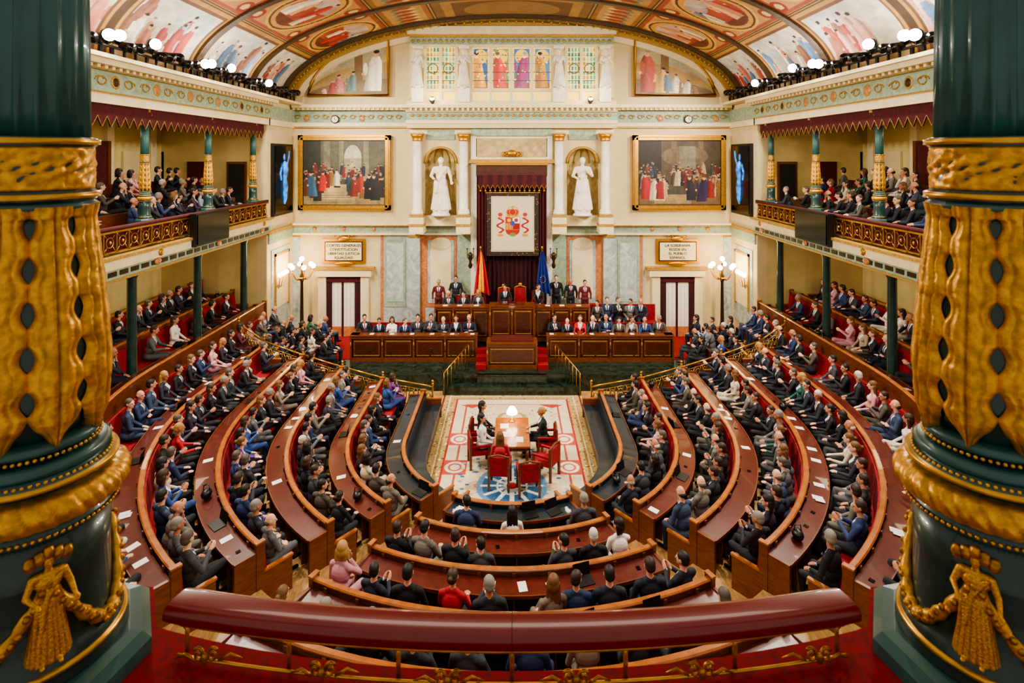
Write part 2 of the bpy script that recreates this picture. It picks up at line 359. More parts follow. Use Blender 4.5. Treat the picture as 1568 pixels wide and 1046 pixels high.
# ---------------------------------------------------------------- back wall trims
b=MB()
for x0,x1 in ((447,625),(944,1122)):
    wb(b,x0,x1,160,165,creamL,.45); wb(b,x0,x1,165,169,goldP,.35); wb(b,x0,x1,170,188,tealP,.1); wb(b,x0,x1,188,194,creamL,.18); wb(b,x0,x1,194,196,goldP,.12)
    for i in range(24): wb(b,x0+2+i*7.2,x0+5+i*7.2,165.5,168.5,creamL,.4)
    for i in range(12): b.tube([(px(x0+10+i*14,25.86)+.16*math.cos(t)*(1-t/14),25.86,pz(179,25.86)+.08*math.sin(t)) for t in np.linspace(0,9,16)],.018,goldP,4)
wb(b,447,1122,342,346,creamL,.3); wb(b,447,1122,346,357,tealP,.14); wb(b,447,1122,357,360,creamL,.22); wb(b,447,1122,345,346.3,goldP,.31)
for x in (470,555,1012,1098): b.sph((px(x,25.85),25.88,pz(182,25.85)),(.13,.04,.13),orangeM,12)
for x in (482,527,573,1000,1042,1085): b.sph((px(x,25.82),25.84,pz(351,25.82)),(.1,.04,.1),orangeM,12)
b.obj('trim_cornice_back')
b=MB()
mir(b,447,460,360,515,blueM,.06); mir(b,583,728,360,500,blueM,.05); mir(b,590,622,366,470,tealP,.08); mir(b,626,644,360,500,blueM,.22)
mir(b,645,652,360,500,orangeM,.07); mir(b,652,700,362,470,orangeM,.08); mir(b,656,696,368,464,blueM,.1); mir(b,660,692,376,456,creamL,.13); mir(b,584,588,360,500,orangeM,.07)
mir(b,702,726,360,500,tealP,.2); mir(b,593,619,372,462,blueM,.1); mir(b,626,644,360,364,goldP,.25); mir(b,447,460,360,363,goldP,.1)
mir(b,460,583,500,515,orangeM,.08)
for x in (676,893): b.sph((px(x,25.8),25.88,pz(374,25.8)),(.5,.06,.3),creamL,16)
b.obj('trim_marble_panels')
txt=(("CORTES GENERALES","CONSTITUCION","LIBERTAD JUSTICIA","IGUALDAD"),("LA SOBERANIA","RESIDE EN","EL PUEBLO","ESPANOL"))
for x in (0,512):
    b=MB()
    wb(b,488+x,500+x,420,516,creamL,.2); wb(b,553+x,565+x,420,516,creamL,.2); wb(b,484+x,569+x,414,424,creamL,.3); wb(b,480+x,573+x,410,414,goldP,.35)
    wb(b,500+x,553+x,424,516,dark,.03); wb(b,500+x,509+x,426,516,curt,.12); wb(b,544+x,553+x,426,516,curt,.12); wb(b,509+x,544+x,426,516,white,.06); wb(b,524+x,527+x,426,516,curt,.1)
    wb(b,500+x,553+x,426,432,redD,.15)
    for q in (512,518,531,537): wb(b,q+x,q+x+1,432,516,creamL,.07)
    b.obj('door_1' if x==0 else 'door_2')
    e=empty('inscription_plaque'); b=MB()
    wb(b,494+x,560+x,366,404,gold,.12); wb(b,498+x,556+x,370,400,bronze,.14); wb(b,499.5+x,554.5+x,371.5,398.5,creamL,.16)
    b.sph((px(527+x,25.8),25.85,pz(366,25.8)),(.3,.06,.12),gold,12); b.sph((px(527+x,25.8),25.85,pz(404,25.8)),(.45,.06,.1),gold,12)
    for q in (-1,1): b.tube([(px(527+x,25.8)+q*(.3+.12*math.cos(t)*(1-t/9)),25.82,pz(363,25.8)+.1*math.sin(t)) for t in np.linspace(0,6,12)],.025,gold,5)
    b.obj('tablet',e)
    for j in range(4):
        cu=bpy.data.curves.new('lettering','FONT'); cu.body=txt[1 if x else 0][j]; cu.size=.17; cu.align_x='CENTER'; cu.extrude=.004; cu.materials.append(bronze)
        o=bpy.data.objects.new('lettering',cu); sc.collection.objects.link(o); o.parent=e; o.location=(px(527+x,25.8),25.825,pz(378+j*6.2,25.8)); o.rotation_euler=(math.pi/2,0,0)
def bigpainting(x0,x1,seed,left):
    random.seed(seed); e=empty('framed_painting',(0,0,0))
    c=CV(340,270,1.25,'4a4636')
    if left:
        c.rect(0,1.25,.45,1,'54523e'); c.rect(0,.28,.35,1,'2a2c20'); c.rect(.32,.42,.4,1,'6d674e'); c.rect(.55,.62,.4,1,'756d54'); c.el(.76,.72,.13,.2,'c4bb9b'); c.rect(.63,.89,.4,.72,'9c9374'); c.rect(.92,1.0,.4,1,'7d7456'); c.rect(1.06,1.25,.4,1,'57543e')
        c.rect(0,1.25,0,.2,'8f7a4f'); c.rect(.25,.8,.08,.32,'b09a6e')
        for i in range(5): c.rect(.1,.75,.05+.035*i,.057+.035*i,'6a5838')
        n=60
    else:
        c.rect(0,1.25,.4,1,'4c3d28'); c.rect(0,.35,.4,1,'2a2117'); c.el(.7,.75,.35,.15,'7a6848',.6); c.rect(.5,.58,.5,1,'66543a'); c.rect(.9,.98,.5,1,'66543a'); c.rect(.62,.86,.55,.9,'787058'); c.rect(0,1.25,0,.15,'75593a'); c.rect(.25,.8,.03,.17,'9c8258')
        n=66
    c.noise(.25,25)
    for i in range(n):
        x=random.random()*1.25; y=.46-.4*(i/n)+random.random()*.05
        if .40<x<.72 and y<.24: continue
        c.fig(x,y,.17+.16*(i/n),random.choice(['6d1c14','84602a','24222a','3a4630','ab9468','842a1c','24303e','b8a882','4a3624','181614','5f321c','2c4052','201a16','2a2018']),'b98a66')
    if left: c.fig(.3,.22,.3,'b3261a'); c.fig(.86,.2,.3,'a02a1c'); c.fig(.16,.14,.38,'34556c'); c.fig(1.0,.1,.38,'121214'); c.fig(1.1,.08,.4,'1b1a1c'); c.fig(.52,.3,.25,'d3c8ac')
    else: c.fig(.12,.1,.4,'a82226'); c.fig(.24,.08,.36,'c9bf9f'); c.fig(.33,.1,.33,'8f2a24'); c.fig(.8,.08,.38,'24232e'); c.fig(.95,.06,.4,'2f2244'); c.fig(.58,.3,.27,'baaa82')
    c.noise(.2,90); c.noise(.25,6); c.a*=.82
    c.obj('canvas',flatpanel(x0+7,x1-7,214,315,25.8),attrM,e)
    f=MB()
    for a,bb,cc,d in ((x0,x1,207,214.5),(x0,x1,314.5,322),(x0,x0+7.5,207,322),(x1-7.5,x1,207,322)): wb(f,a,bb,cc,d,goldS,.26)
    for a,bb,cc,d in ((x0+6,x1-6,213,215.5),(x0+6,x1-6,313.5,316),(x0+6,x0+8.5,213,316),(x1-8.5,x1-6,213,316)): wb(f,a,bb,cc,d,bronze,.24)
    for a,bb,cc,d in ((x0+2,x1-2,209,211),(x0+2,x1-2,318,320),(x0+2,x0+4,209,320),(x1-4,x1-2,209,320)): wb(f,a,bb,cc,d,gold,.3)
    wb(f,x0+2,x1-2,209,320,black,.15)
    f.obj('frame',e)
bigpainting(457,598,3,True); bigpainting(971,1113,9,False)
for sgn in (0,1):
    e=empty('lunette_painting'); c=CV(240,180,1.35,'c9a256')
    c.rect(0,1.35,.0,.3,'7d6a44'); c.rect(0,1.35,.3,.6,'a88a50'); c.el(.3,.9,.6,.3,'a9a884',.7); c.el(.9,.8,.4,.25,'8f9a88',.6); c.noise(.25,10)
    fx=(lambda x:x) if sgn==0 else (lambda x:1.35-x)
    c.rect(min(fx(.78),fx(.92)),max(fx(.78),fx(.92)),.3,1,'7a5c38')
    if sgn==0: c.fig(1.08,.08,.76,'ece2c8'); c.fig(.52,.05,.45,'c0706a'); c.fig(.4,.05,.36,'a8403a'); c.fig(.28,.03,.22,'d9a79a'); c.fig(.72,.08,.42,'5f7a72')
    else: c.fig(.25,.06,.8,'a8503f'); c.fig(.42,.05,.5,'c9a050'); c.fig(.65,.05,.42,'e0d3b8'); c.fig(.85,.04,.36,'d9cdb8'); c.fig(1.02,.03,.26,'8f6a50'); c.fig(.56,.08,.4,'6a7a8a')
    c.noise(.15,60)
    X0,X1=(472,596) if sgn==0 else (973,1097)
    def lf(U,V,X0=X0,X1=X1,sgn=sgn):
        u=U if sgn==0 else 1-U
        top=146-(84*(1-(1-u)**2.0)**.62); y=146+(top-146)*V
        return ((X0+(X1-X0)*U-CX)*25.85/F,U*0+25.85,ZC-(y-HY)*25.85/F)
    c.obj('canvas',lf,attrM,e)
    f=MB(); pts=[]
    for i in range(25):
        u=i/24; X=X0+(X1-X0)*(u if sgn==0 else 1-u); pts.append((px(X,25.8),25.8,pz(146-84*(1-(1-u)**2)**.62,25.8)))
    xr=X1 if sgn==0 else X0; pts.append((px(xr,25.8),25.8,pz(146,25.8)))
    f.tube(pts,.085,gold,6,True); f.obj('frame',e)
for x in (514,1055):
    b=MB(); c=(px(x,25.8),25.8,pz(183,25.8))
    b.sph(c,(.19,.05,.19),bronze,20); b.sph((c[0],c[1]-.03,c[2]),(.15,.05,.15),white,20)
    b.box(c[0]-.01,c[0]+.01,c[1]-.1,c[1]-.08,c[2],c[2]+.11,black); b.box(c[0],c[0]+.08,c[1]-.1,c[1]-.08,c[2]-.01,c[2]+.01,black); b.obj('wall_clock')
# ---------------------------------------------------------------- centre bay
b=MB()
D=.55; Yb=WY-D
def niche(xc):
    hw=24; xa,xb=xc-hw,xc+hw; pts=[]
    for i in range(17):
        t=math.pi*i/16; pts.append((px(xc+hw*math.cos(t),Yb),pz(250-hw*math.sin(t),Yb)))
    b.polyY([(px(xb+.01,Yb),pz(250,Yb)),(px(xb+.01,Yb),pz(206,Yb)),(px(xc,Yb),pz(206,Yb)),pts[8]]+pts[7:0:-1],Yb,Yb+.08,cream)
    b.polyY([(px(xc,Yb),pz(206,Yb)),(px(xa-.01,Yb),pz(206,Yb)),(px(xa-.01,Yb),pz(250,Yb))]+pts[15:8:-1]+[pts[8]],Yb,Yb+.08,cream)
    vs=[];fs=[];r=px(xb,Yb)-px(xc,Yb); c0=px(xc,Yb); n=16
    zs=[pz(330,Yb),pz(250,Yb)]
    for z in zs:
        for i in range(n+1): t=math.pi*i/n; vs.append((c0+r*math.cos(t),Yb+min(.52,r*.74)*math.sin(t),z))
    for k in range(1,8):
        p=math.pi/2*k/8
        for i in range(n+1): t=math.pi*i/n; vs.append((c0+r*math.cos(t)*math.cos(p),Yb+.52*math.sin(t)*math.cos(p),zs[1]+r*math.sin(p)))
    for j in range(8):
        for i in range(n): fs.append((j*(n+1)+i,j*(n+1)+i+1,(j+1)*(n+1)+i+1,(j+1)*(n+1)+i))
    b.add(vs,fs,nicheM,True)
    for j in range(1,6):
        t=math.pi*j/6; b.tube([(c0+(r-.02)*math.cos(t)*math.cos(p),Yb+.48*math.sin(t)*math.cos(p),zs[1]+(r-.02)*math.sin(p)) for p in np.linspace(0,1.4,7)],.03,goldP,5)
    b.tube([(p[0],Yb-.02,p[1]) for p in pts],.06,goldP,6)
for xc in (676,893): niche(xc)
for xa,xb in ((628,652),(700,730),(839,869),(917,941)): wb(b,xa,xb,206,346,cream,D)
for xa,xb in ((652,700),(869,917)): wb(b,xa,xb,330,346,creamL,D+.02)
wb(b,628,941,196,206,creamL,D+.05)
for xa,xb in ((655,697),(872,914)): wb(b,xa,xb,199,214,tealP,D+.06)
b.obj('trim_niche_bay')
b=MB()
wb(b,614,955,160,165,creamL,1.25); wb(b,617,952,165,169,goldP,1.1); wb(b,624,945,169,184,tealP,.9); wb(b,622,947,184,189,creamL,1.0); wb(b,624,945,189,196,cream,.95); wb(b,622,947,168,171,creamL,1.05)
for i in range(40):
    x=628+i*8; wb(b,x,x+3.5,165,169,creamL,1.18)
for i in range(30): b.sph((px(632+i*10.4,25.1),25.08,pz(176.5,25.1)),(.1,.05,.07),goldP,8)
b.obj('trim_entablature_centre')
for x in (640,711,857,928):
    b=MB(); Yc=25.15; X=px(x,Yc)
    zb=pz(328,Yc); zt=pz(206,Yc)
    b.lathe([(.27,zb),(.27,zb+.08),(.24,zb+.12),(.25,zb+.18),(.2,zb+.22),(.2,zb+1.2),(.185,zt-.3)],(X,Yc,0),whiteM,24,rf=lambda a,z:1-.03*abs(math.sin(8*a)))
    b.lathe([(.19,zt-.3),(.22,zt-.26),(.2,zt-.22),(.24,zt-.1),(.29,zt)],(X,Yc,0),gold,20,rf=lambda a,z:1+.06*math.cos(8*a))
    b.box(X-.27,X+.27,Yc-.27,Yc+.27,zt,zt+.07,goldP); b.box(X-.3,X+.3,Yc-.3,Yc+.3,zb-.12,zb,goldP)
    b.obj('white_column')
    b=MB(); b.box(X-.31,X+.31,Yc-.31,WY-.1,pz(357,Yc),zb-.12,creamL); b.box(X-.33,X+.33,Yc-.33,Yc+.3,pz(346,Yc),pz(342,Yc),goldP); b.obj('column_pedestal')
b=MB()
wb(b,722,731,206,470,whiteM,.7); wb(b,838,847,206,470,whiteM,.7); wb(b,722,847,206,246,creamL,.65); wb(b,730,839,212,240,nicheM,.7); wb(b,718,851,244,250,goldP,.85); wb(b,722,847,196,208,tealP,.75)
for q in (-1,1): b.tube([(px(785,25.2)+q*(.15+.3*t/6+.08*math.sin(t*2)),25.25,pz(236,25.2)+.09*math.cos(t*2)) for t in np.linspace(0,6,24)],.03,gold,5)
b.sph((px(785,25.2),25.2,pz(235,25.2)),(.22,.1,.16),gold,10)
b.obj('trim_portal')
e=empty('throne_canopy'); b=MB()
wb(b,730,839,250,270,wood,1.1,.5); wb(b,728,841,249,253,gold,1.2,.5)
for i in range(14):
    x0=733+i*7.5; Yc=24.88
    b.polyY([(px(x0,Yc),pz(268,Yc)),(px(x0+7.5,Yc),pz(268,Yc)),(px(x0+7.5,Yc),pz(283,Yc)),(px(x0+3.75,Yc),pz(291,Yc)),(px(x0,Yc),pz(283,Yc))],Yc,Yc+.03,redD if i%2 else curt)
    b.tube([(px(x0,Yc),Yc-.01,pz(283,Yc)),(px(x0+3.75,Yc),Yc-.01,pz(291,Yc)),(px(x0+7.5,Yc),Yc-.01,pz(283,Yc))],.015,gold,4)
    b.sph((px(x0+3.75,Yc),Yc,pz(292,Yc)),.05,gold,6)
def folds(x0,x1,y0,y1,Y,mat,amp=.06,n=60,per=9):
    vs=[];fs=[]
    for j,y in enumerate((y0,y1)):
        for i in range(n+1):
            x=x0+(x1-x0)*i/n; yy=Y+amp*math.sin(i/n*(x1-x0)/per*2*math.pi); vs.append((px(x,Y),yy,pz(y,Y)))
    for i in range(n): fs.append((i,i+1,n+2+i,n+1+i))
    b.add(vs,fs,mat,True)
folds(731,838,268,470,25.4,curt,.05,160,7); folds(731,746,268,400,25.1,redD,.06,40,5); folds(824,838,268,400,25.1,redD,.06,40,5)
b.obj('curtains',e)
c=CV(220,280,.8,'2e2018')
for i in range(500): c.el(.8*rng.random(),rng.random(),.008,.006,random.choice(['a07a38','6a4a28','1e1612']))
c.rect(.07,.73,.07,.95,'c9bd9c'); c.frame(.085,.715,.085,.935,.006,'9a7a3a')
for q in (-1,1):
    x=.4+q*.19; c.rect(x-.02,x+.02,.38,.6,'d9d4c6'); c.rect(x-.03,x+.03,.36,.39,'b8892f'); c.rect(x-.03,x+.03,.6,.625,'b8892f'); c.el(x,.66,.035,.03,'b32a20')
    for t in np.linspace(0,1,30): c.el(x+.045*math.sin(t*10),.38+t*.22,.018,.012,'a3161e')
    c.el(x,.33,.05,.02,'b8892f')
c.rect(.29,.51,.42,.62,'a81e18'); c.el(.4,.42,.11,.1,'a81e18'); c.rect(.40,.51,.52,.62,'e8dcc8'); c.rect(.29,.40,.42,.52,'d8a030')
for k in range(4): c.rect(.30+k*.027,.31+k*.027,.42,.52,'a3161e')
c.rect(.41,.5,.42,.52,'8c1810'); c.frame(.285,.515,.415,.625,.008,'9a6f20'); c.el(.4,.52,.035,.04,'2d4c8a'); c.el(.455,.57,.03,.03,'8a2a58'); c.el(.345,.57,.03,.03,'d8a030'); c.el(.4,.34,.05,.03,'6a7a3a')
c.rect(.31,.49,.635,.67,'a87920'); c.el(.4,.7,.1,.05,'a81e18'); c.ring(.4,.7,.09,.012,'b98a2a'); c.ring(.4,.7,.05,.01,'b98a2a'); c.el(.4,.77,.02,.02,'b98a2a'); c.noise(.06,50)
c.obj('arms_tapestry',flatpanel(746,826,296,392,25.0),attrM,e)
b=MB(); b.tube([(px(744,24.98),24.98,pz(295,24.98)),(px(828,24.98),24.98,pz(295,24.98))],.04,gold,6); b.obj('tapestry_rod',e)
b=MB(); d=.3
wb(b,624,945,40,52,creamL,d+.25); wb(b,628,941,52,57,goldP,d+.15); wb(b,628,941,57,68,tealP,d+.05); wb(b,628,941,68,72,creamL,d+.12)
for xa,xb in ((628,652),(700,722),(847,868),(916,941)): wb(b,xa,xb,72,150,creamL,d)
wb(b,628,941,136,140,creamL,d+.1); wb(b,624,945,154,160,creamL,d+.2)
for x in (652,675.5,700,722,752,784,816,847,868,891.5,915): wb(b,x-2.2,x+2.2,72,156,creamL,d+.12)
for x in (640,711,857,928): wb(b,x-9,x+9,134,156,whiteM,d+.35); wb(b,x-8,x+8,70,74,whiteM,d+.4)
for i in range(36): b.sph((px(633+i*8.6,25.6),25.62,pz(62.5,25.6)),(.06,.04,.08),goldP,6)
b.obj('trim_attic')
wins=[(654,674),(677,698),(724,750),(754,782),(786,814),(818,845),(870,890),(893,914)]
for k,(xa,xb) in enumerate(wins):
    A=(xb-xa)/80; c=CV(70,150,A,'e0cf90'); small=(xb-xa)<22
    if small:
        for i in range(4):
            for j in range(9): c.rect(A*i/4+.01,A*(i+1)/4-.01,.23+j*.085,.3+j*.085,random.choice(['4f8a66','a9822a','6fa07a','c9ac50','3f6a50']))
        c.ring(A/2,.6,.09,.02,'6a4a10')
    else:
        c.rect(.02,A-.02,.22,.98,['2f5f8f','3a6fa0','284f80','6a7a4a'][k%4]); c.el(A/2,.82,.13,.13,'e0b030'); c.rect(.03,A-.03,.22,.34,'7a4a20')
        c.fig(A/2-.02,.25,.66,['c98a18','b8301a','8a2a5a','a8701a'][(k-2)%4],'e8bc90')
        for i in range(34): c.el(A*rng.random(),.22+.76*rng.random(),.016,.016,random.choice(['d9a82a','a82a1a','2f7a5a','f0dc98','2a4f90']))
        c.frame(.01,A-.01,.22,.985,.02,'d9b850')
    c.rect(0,A,.17,.21,'4a3a20'); c.rect(.03,A-.03,.02,.15,'f0cc50')
    for i in range(1,5): c.rect(0,A,.22+i*.155,.228+i*.155,'30281c')
    c.obj('window_%d'%(k+1),flatpanel(xa,xb,72,155,25.72),attrE)
for x in (663,905):
    b=MB(); b.tube([(px(x,25.2),25.3,pz(157,25.2)),(px(x,25.2),25.1,pz(152,25.2))],[.08,.14],black,10); b.tube([(px(x,25.2),25.1,pz(152,25.2)),(px(x,25.2),25.09,pz(151.6,25.2))],[.1,.1],glowS,10); b.obj('floodlight')
    L=bpy.data.lights.new('attic_floodlight','POINT'); L.energy=60; L.color=(1,.87,.6); L.shadow_soft_size=.15; lo=bpy.data.objects.new('attic_floodlight',L); sc.collection.objects.link(lo); lo.location=(px(x,24.7),24.7,pz(147,24.7))
# ================================================================= figures (voxel-fused bodies)
class Fig:
    def __init__(s): s.p=[]
    def cap(s,a,ra,b_,rb,l): s.p.append(('c',Vector(a),ra,Vector(b_),rb,l))
    def ell(s,c,r,l,R=None): s.p.append(('e',Vector(c),Vector(r),R if R is not None else Matrix.Identity(3),l))
    def hand(s,w,d,n,lab,side):
        d=Vector(d).normalized(); n=Vector(n); n=(n-d*n.dot(d)).normalized(); t=d.cross(n)*side
        w=Vector(w); s.cap(w-d*.005,.026,w+d*.03,.03,lab)
        for k in range(4):
            o=(k-1.5)*.0195; a=w+d*.045+t*o; L=(.034,.04,.037,.028)[k]
            s.cap(w+d*.02+t*o*.8,.017,a+d*.02,.014,lab)
            m=a+d*(L+.015)+n*.006; s.cap(a+d*.015,.0115,m,.0105,lab); s.cap(m,.0105,m+(d*.75+n*.65)*.03*(L/.04),.0095,lab)
        a=w+d*.015-t*.026; m=a+d*.03-t*.022+n*.006; s.cap(a,.015,m,.0125,lab); s.cap(m,.0125,m+d*.026-t*.004+n*.006,.011,lab)
    def build(s,name,mats,vox=.0095,post=None):
        b=MB()
        for p in s.p:
            if p[0]=='c':
                _,a,ra,c,rb,l=p; ax=(c-a); L=ax.length; u=ax/L if L>1e-6 else Vector((0,0,1))
                pts=[a-u*ra*.98,a-u*ra*.8,a-u*ra*.4,a,c,c+u*rb*.4,c+u*rb*.8,c+u*rb*.98]; rr=[ra*.2,ra*.6,ra*.917,ra,rb,rb*.917,rb*.6,rb*.2]
                b.tube(pts,rr,skin,12)
            else: b.sph(p[1],tuple(p[2]),skin,16,p[3])
        me=b.mesh('tmp'); o=bpy.data.objects.new('tmp',me); sc.collection.objects.link(o)
        m=o.modifiers.new('r','REMESH'); m.mode='VOXEL'; m.voxel_size=vox; m.use_smooth_shade=True
        m=o.modifiers.new('s','SMOOTH'); m.factor=.5; m.iterations=2
        dg=bpy.context.evaluated_depsgraph_get(); out=bpy.data.meshes.new_from_object(o.evaluated_get(dg)); out.name=name
        bpy.data.objects.remove(o); bpy.data.meshes.remove(me)
        n=len(out.polygons); C=np.zeros(n*3,dtype=np.float32); out.polygons.foreach_get('center',C); C=C.reshape(-1,3)
        best=np.full(n,1e9); lab=np.zeros(n,int)
        for p in s.p:
            if p[0]=='c':
                a=np.array(p[1]); c=np.array(p[3]); ax=c-a; t=np.clip(((C-a)@ax)/max(1e-9,ax@ax),0,1); dd=np.linalg.norm(C-a-t[:,None]*ax,axis=1)-(p[2]+(p[4]-p[2])*t); l=p[5]
            else:
                q=(C-np.array(p[1]))@np.array(p[3]); r=np.array(p[2]); k0=np.linalg.norm(q/r,axis=1); k1=np.linalg.norm(q/r/r,axis=1)+1e-9; dd=k0*(k0-1)/k1; l=p[4]
            mk=dd<best; best[mk]=dd[mk]; lab[mk]=l
        if post: post(C,lab)
        out.materials.clear()
        for m in mats: out.materials.append(m)
        out.polygons.foreach_set('material_index',lab.astype(np.int32)); out.polygons.foreach_set('use_smooth',np.ones(n,dtype=bool)); out.update()
        return out
# labels:0 jacket 1 skin 2 hair 3 shirt 4 trousers 5 shoe 6 tie 7 eye 8 lips
def person(name,sex='m',stand=False,yaw=0,pitch=0,hair='short',arms='lap',legs='flat',lean=0.,fat=1.,side=0.,dk=False):
    f=Fig(); dz=.40 if stand else 0; ly=lean
    w=1. if sex=='m' else .87
    f.ell((0,-.0,.555+dz),(.185*w*fat if sex=='m' else .18,.145*fat,.125),4 if sex=='m' else 0)
    f.ell((side*.35,ly*.35,.72+dz),(.16*w*fat,.125*fat,.19),0); f.ell((side*.75,ly*.75-.01,.91+dz),(.19*w,.125,.17),0)
    f.cap((side-.15*w,ly-.02,1.035+dz),.062*w,(side+.15*w,ly-.02,1.035+dz),.062*w,0); f.cap((side-.06,ly-.02,1.07+dz),.055,(side+.06,ly-.02,1.07+dz),.055,0)
    f.cap((side,ly-.02,1.05+dz),.056*w,(side,ly+.01,1.17+dz),.052*w,1)
    if sex=='f':
        for q in (-1,1): f.ell((side*.75+q*.075,ly*.75+.075,.92+dz),(.075,.06,.07),0)
    R=Matrix.Rotation(yaw,3,'Z')@Matrix.Rotation(-pitch,3,'X'); nk=Vector((side,ly-.0,1.16+dz))
    def h(v): return nk+R@Vector(v)
    def hl(c,r,l): f.ell(h(c),r,l,R)
    hl((0,.015,.125),(.075,.095,.108),1); hl((0,.05,.065),(.052,.06,.06),1); hl((0,.085,.03),(.025,.02,.02),1)
    f.cap(h((0,.108,.125)),.010,h((0,.126,.09)),.0155,1)
    for q in (-1,1): hl((q*.077,.01,.115),(.012,.022,.034),1); hl((q*.03,.1,.14),(.022,.012,.01),1)
    if hair=='short': hl((0,-.005,.155),(.083,.102,.092),2); hl((0,-.035,.11),(.08,.075,.08),2)
    elif hair=='bald': hl((0,-.045,.09),(.078,.06,.05),2)
    elif hair in('long','bob'):
        hl((0,-.008,.155),(.09,.108,.1),2); hl((0,-.045,.09),(.092,.08,.1),2)
        zb=-.13 if hair=='long' else 0.0
        for q in (-1,-.4,.4,1): f.cap(h((q*.07,-.03-.03*(1-abs(q)),.12)),.04,h((q*.085,-.05-.02*(1-abs(q)),zb)),.034,2)
    elif hair=='bun': hl((0,-.005,.155),(.083,.102,.092),2); hl((0,-.04,.11),(.08,.075,.08),2); hl((0,-.125,.15),(.04,.038,.04),2)
    A={'lap':((.27,.04,.76),(.1,.30,.63),(-.35,.9,-.2),(0,0,-1)),
       'desk':((.27,.12,.78),(.14,.36,.76),(-.4,.9,0),(0,0,-1)),
       'clap':((.25,.10,.80),(.05,.30,.93),(-.15,.75,.6),(-1,0,0)),
       'cross':((.26,.07,.80),(-.04,.20,.82),(-1,.1,.1),(0,.2,-1)),
       'down':((.27,-.01,.77),(.26,.05,.53),(-.05,.15,-1),(-1,0,0)),
       'chin':((.2,.24,.80),(.06,.16,1.06),(-.2,-.1,1),(0,1,0))}
    for q in (-1,1):
        key=arms
        if arms=='chin' and q<0: key='lap'
        el,wr,hd,n=[Vector(v) for v in A[key]]
        if arms=='cross' and q<0: wr=wr+Vector((0,.035,-.05))
        el=Vector((side+q*el.x*w,el.y+ly*.8,el.z+dz)); wr=Vector((side*.6+q*wr.x,wr.y+ly*.6,wr.z+dz)); hd=Vector((q*hd.x,hd.y,hd.z)); n=Vector((q*n.x,n.y,n.z))
        sh=Vector((side+q*.195*w,ly-.02,1.02+dz))
        f.cap(sh,.06*w,el,.047*w,0); f.cap(el,.047*w,wr-(wr-el)*.08,.034*w,0); f.cap(wr-(wr-el)*.1,.029,wr,.027,3); f.cap(wr,.025,wr+hd.normalized()*.01,.025,1)
        f.hand(wr+hd.normalized()*.01,hd,n,1,q)
    for q in (-1,1):
        hp=Vector((q*.09,.02,.54+dz))
        if stand: kn=Vector((q*.1,.03,.5)); an=Vector((q*.11,-.01,.09)); to=Vector((q*.13,.14,.04))
        elif legs=='cross' and q>0: kn=Vector((.04,.47,.62)); an=Vector((-.14,.56,.27)); to=Vector((-.16,.69,.22))
        elif legs=='wide': kn=Vector((q*.2,.44,.53)); an=Vector((q*.19,.42,.09)); to=Vector((q*.23,.57,.04))
        else: kn=Vector((q*.11,.46,.53)); an=Vector((q*.11,.44,.09)); to=Vector((q*.12,.6,.04))
        f.cap(hp,.088*fat,kn,.062,4); f.cap(kn,.06,an,.04,4); f.cap(an,.04,an+(to-an)*.1,.038,5); f.cap(an+Vector((0,-.02,-.045)),.038,to,.034,5)
    Ri=np.array(R); nkn=np.array(nk)
    def post(C,lab):
        H=(C-nkn)@Ri
        fr=(H[:,1]>.07)&(H[:,2]<.2)&(abs(H[:,0])<.065)&((lab==1)|(lab==2))&(H[:,2]>.0)&(H[:,2]<.165)
        lab[fr]=1
        for q in (-1,1): lab[(((H[:,0]-q*.03)/.015)**2+((H[:,2]-.125)/.0085)**2<1)&(H[:,1]>.06)]=7
        lab[((H[:,0]/.024)**2+((H[:,2]-.055)/.008)**2<1)&(H[:,1]>.07)]=8
        z=C[:,2]-dz; xx=C[:,0]-side*(z-.55)*1.6; front=(C[:,1]>ly*.6+.04)&(lab==0)
        V=front&(abs(xx)<.075*(z-.78)/.25)&(z>.78)&(z<1.13); lab[V]=3
        if sex=='m': lab[V&(abs(xx)<.02)]=6
    return f.build(name,[suit,skin,hairF if sex=='f' else hairM,shirt,trous2 if dk else trous,shoe,tieM,eyeM,lipM],post=post)
men=[person('man_a',arms='lap'),person('man_b',yaw=.5,arms='clap',legs='wide'),person('man_c',yaw=-.4,arms='cross',legs='cross',hair='bald',fat=1.12),person('man_d',arms='desk',lean=.1,pitch=.15),person('man_e',arms='lap',legs='cross',fat=1.15,hair='short',yaw=.2,side=.07),person('man_f',yaw=-.6,arms='lap',lean=.05,legs='wide',side=-.06),person('man_g',yaw=.7,arms='desk',lean=.16,legs='flat',fat=1.1,dk=True),person('man_h',yaw=-.2,arms='chin',lean=.12,fat=1.2,hair='bald',pitch=.1),person('man_i',yaw=.3,arms='clap',lean=-.06,legs='cross',dk=True)]
women=[person('woman_a','f',hair='long',arms='lap',dk=True),person('woman_b','f',hair='bob',arms='clap',yaw=.4,legs='cross'),person('woman_c','f',hair='bun',arms='desk',lean=.08,dk=True),person('woman_d','f',hair='long',arms='lap',legs='cross',yaw=-.4,side=.05),person('woman_e','f',hair='bob',arms='chin',lean=.1,yaw=.6)]
stander=person('man_standing',stand=True,arms='down')
MC=['10141f','161c2c','0f1014','1b2233','23262d','1b2c50','2b2e35','12171f','0e0f15','3a3c42','263a66','181b22','4a443c','161d30','55565a','2c3c58','6a655c','0d0f14','1a1f2e']
WC=['141418','13161d','1c1e24','1a1c24','101218','222634','d3ccc0','c4b59e','a3141e','1c5444','6a2a72','c48a94','2a4a88','4a1520','181b22','a3937a','2a1c30','e0dcd4','7a6a5c','8f9aa8']
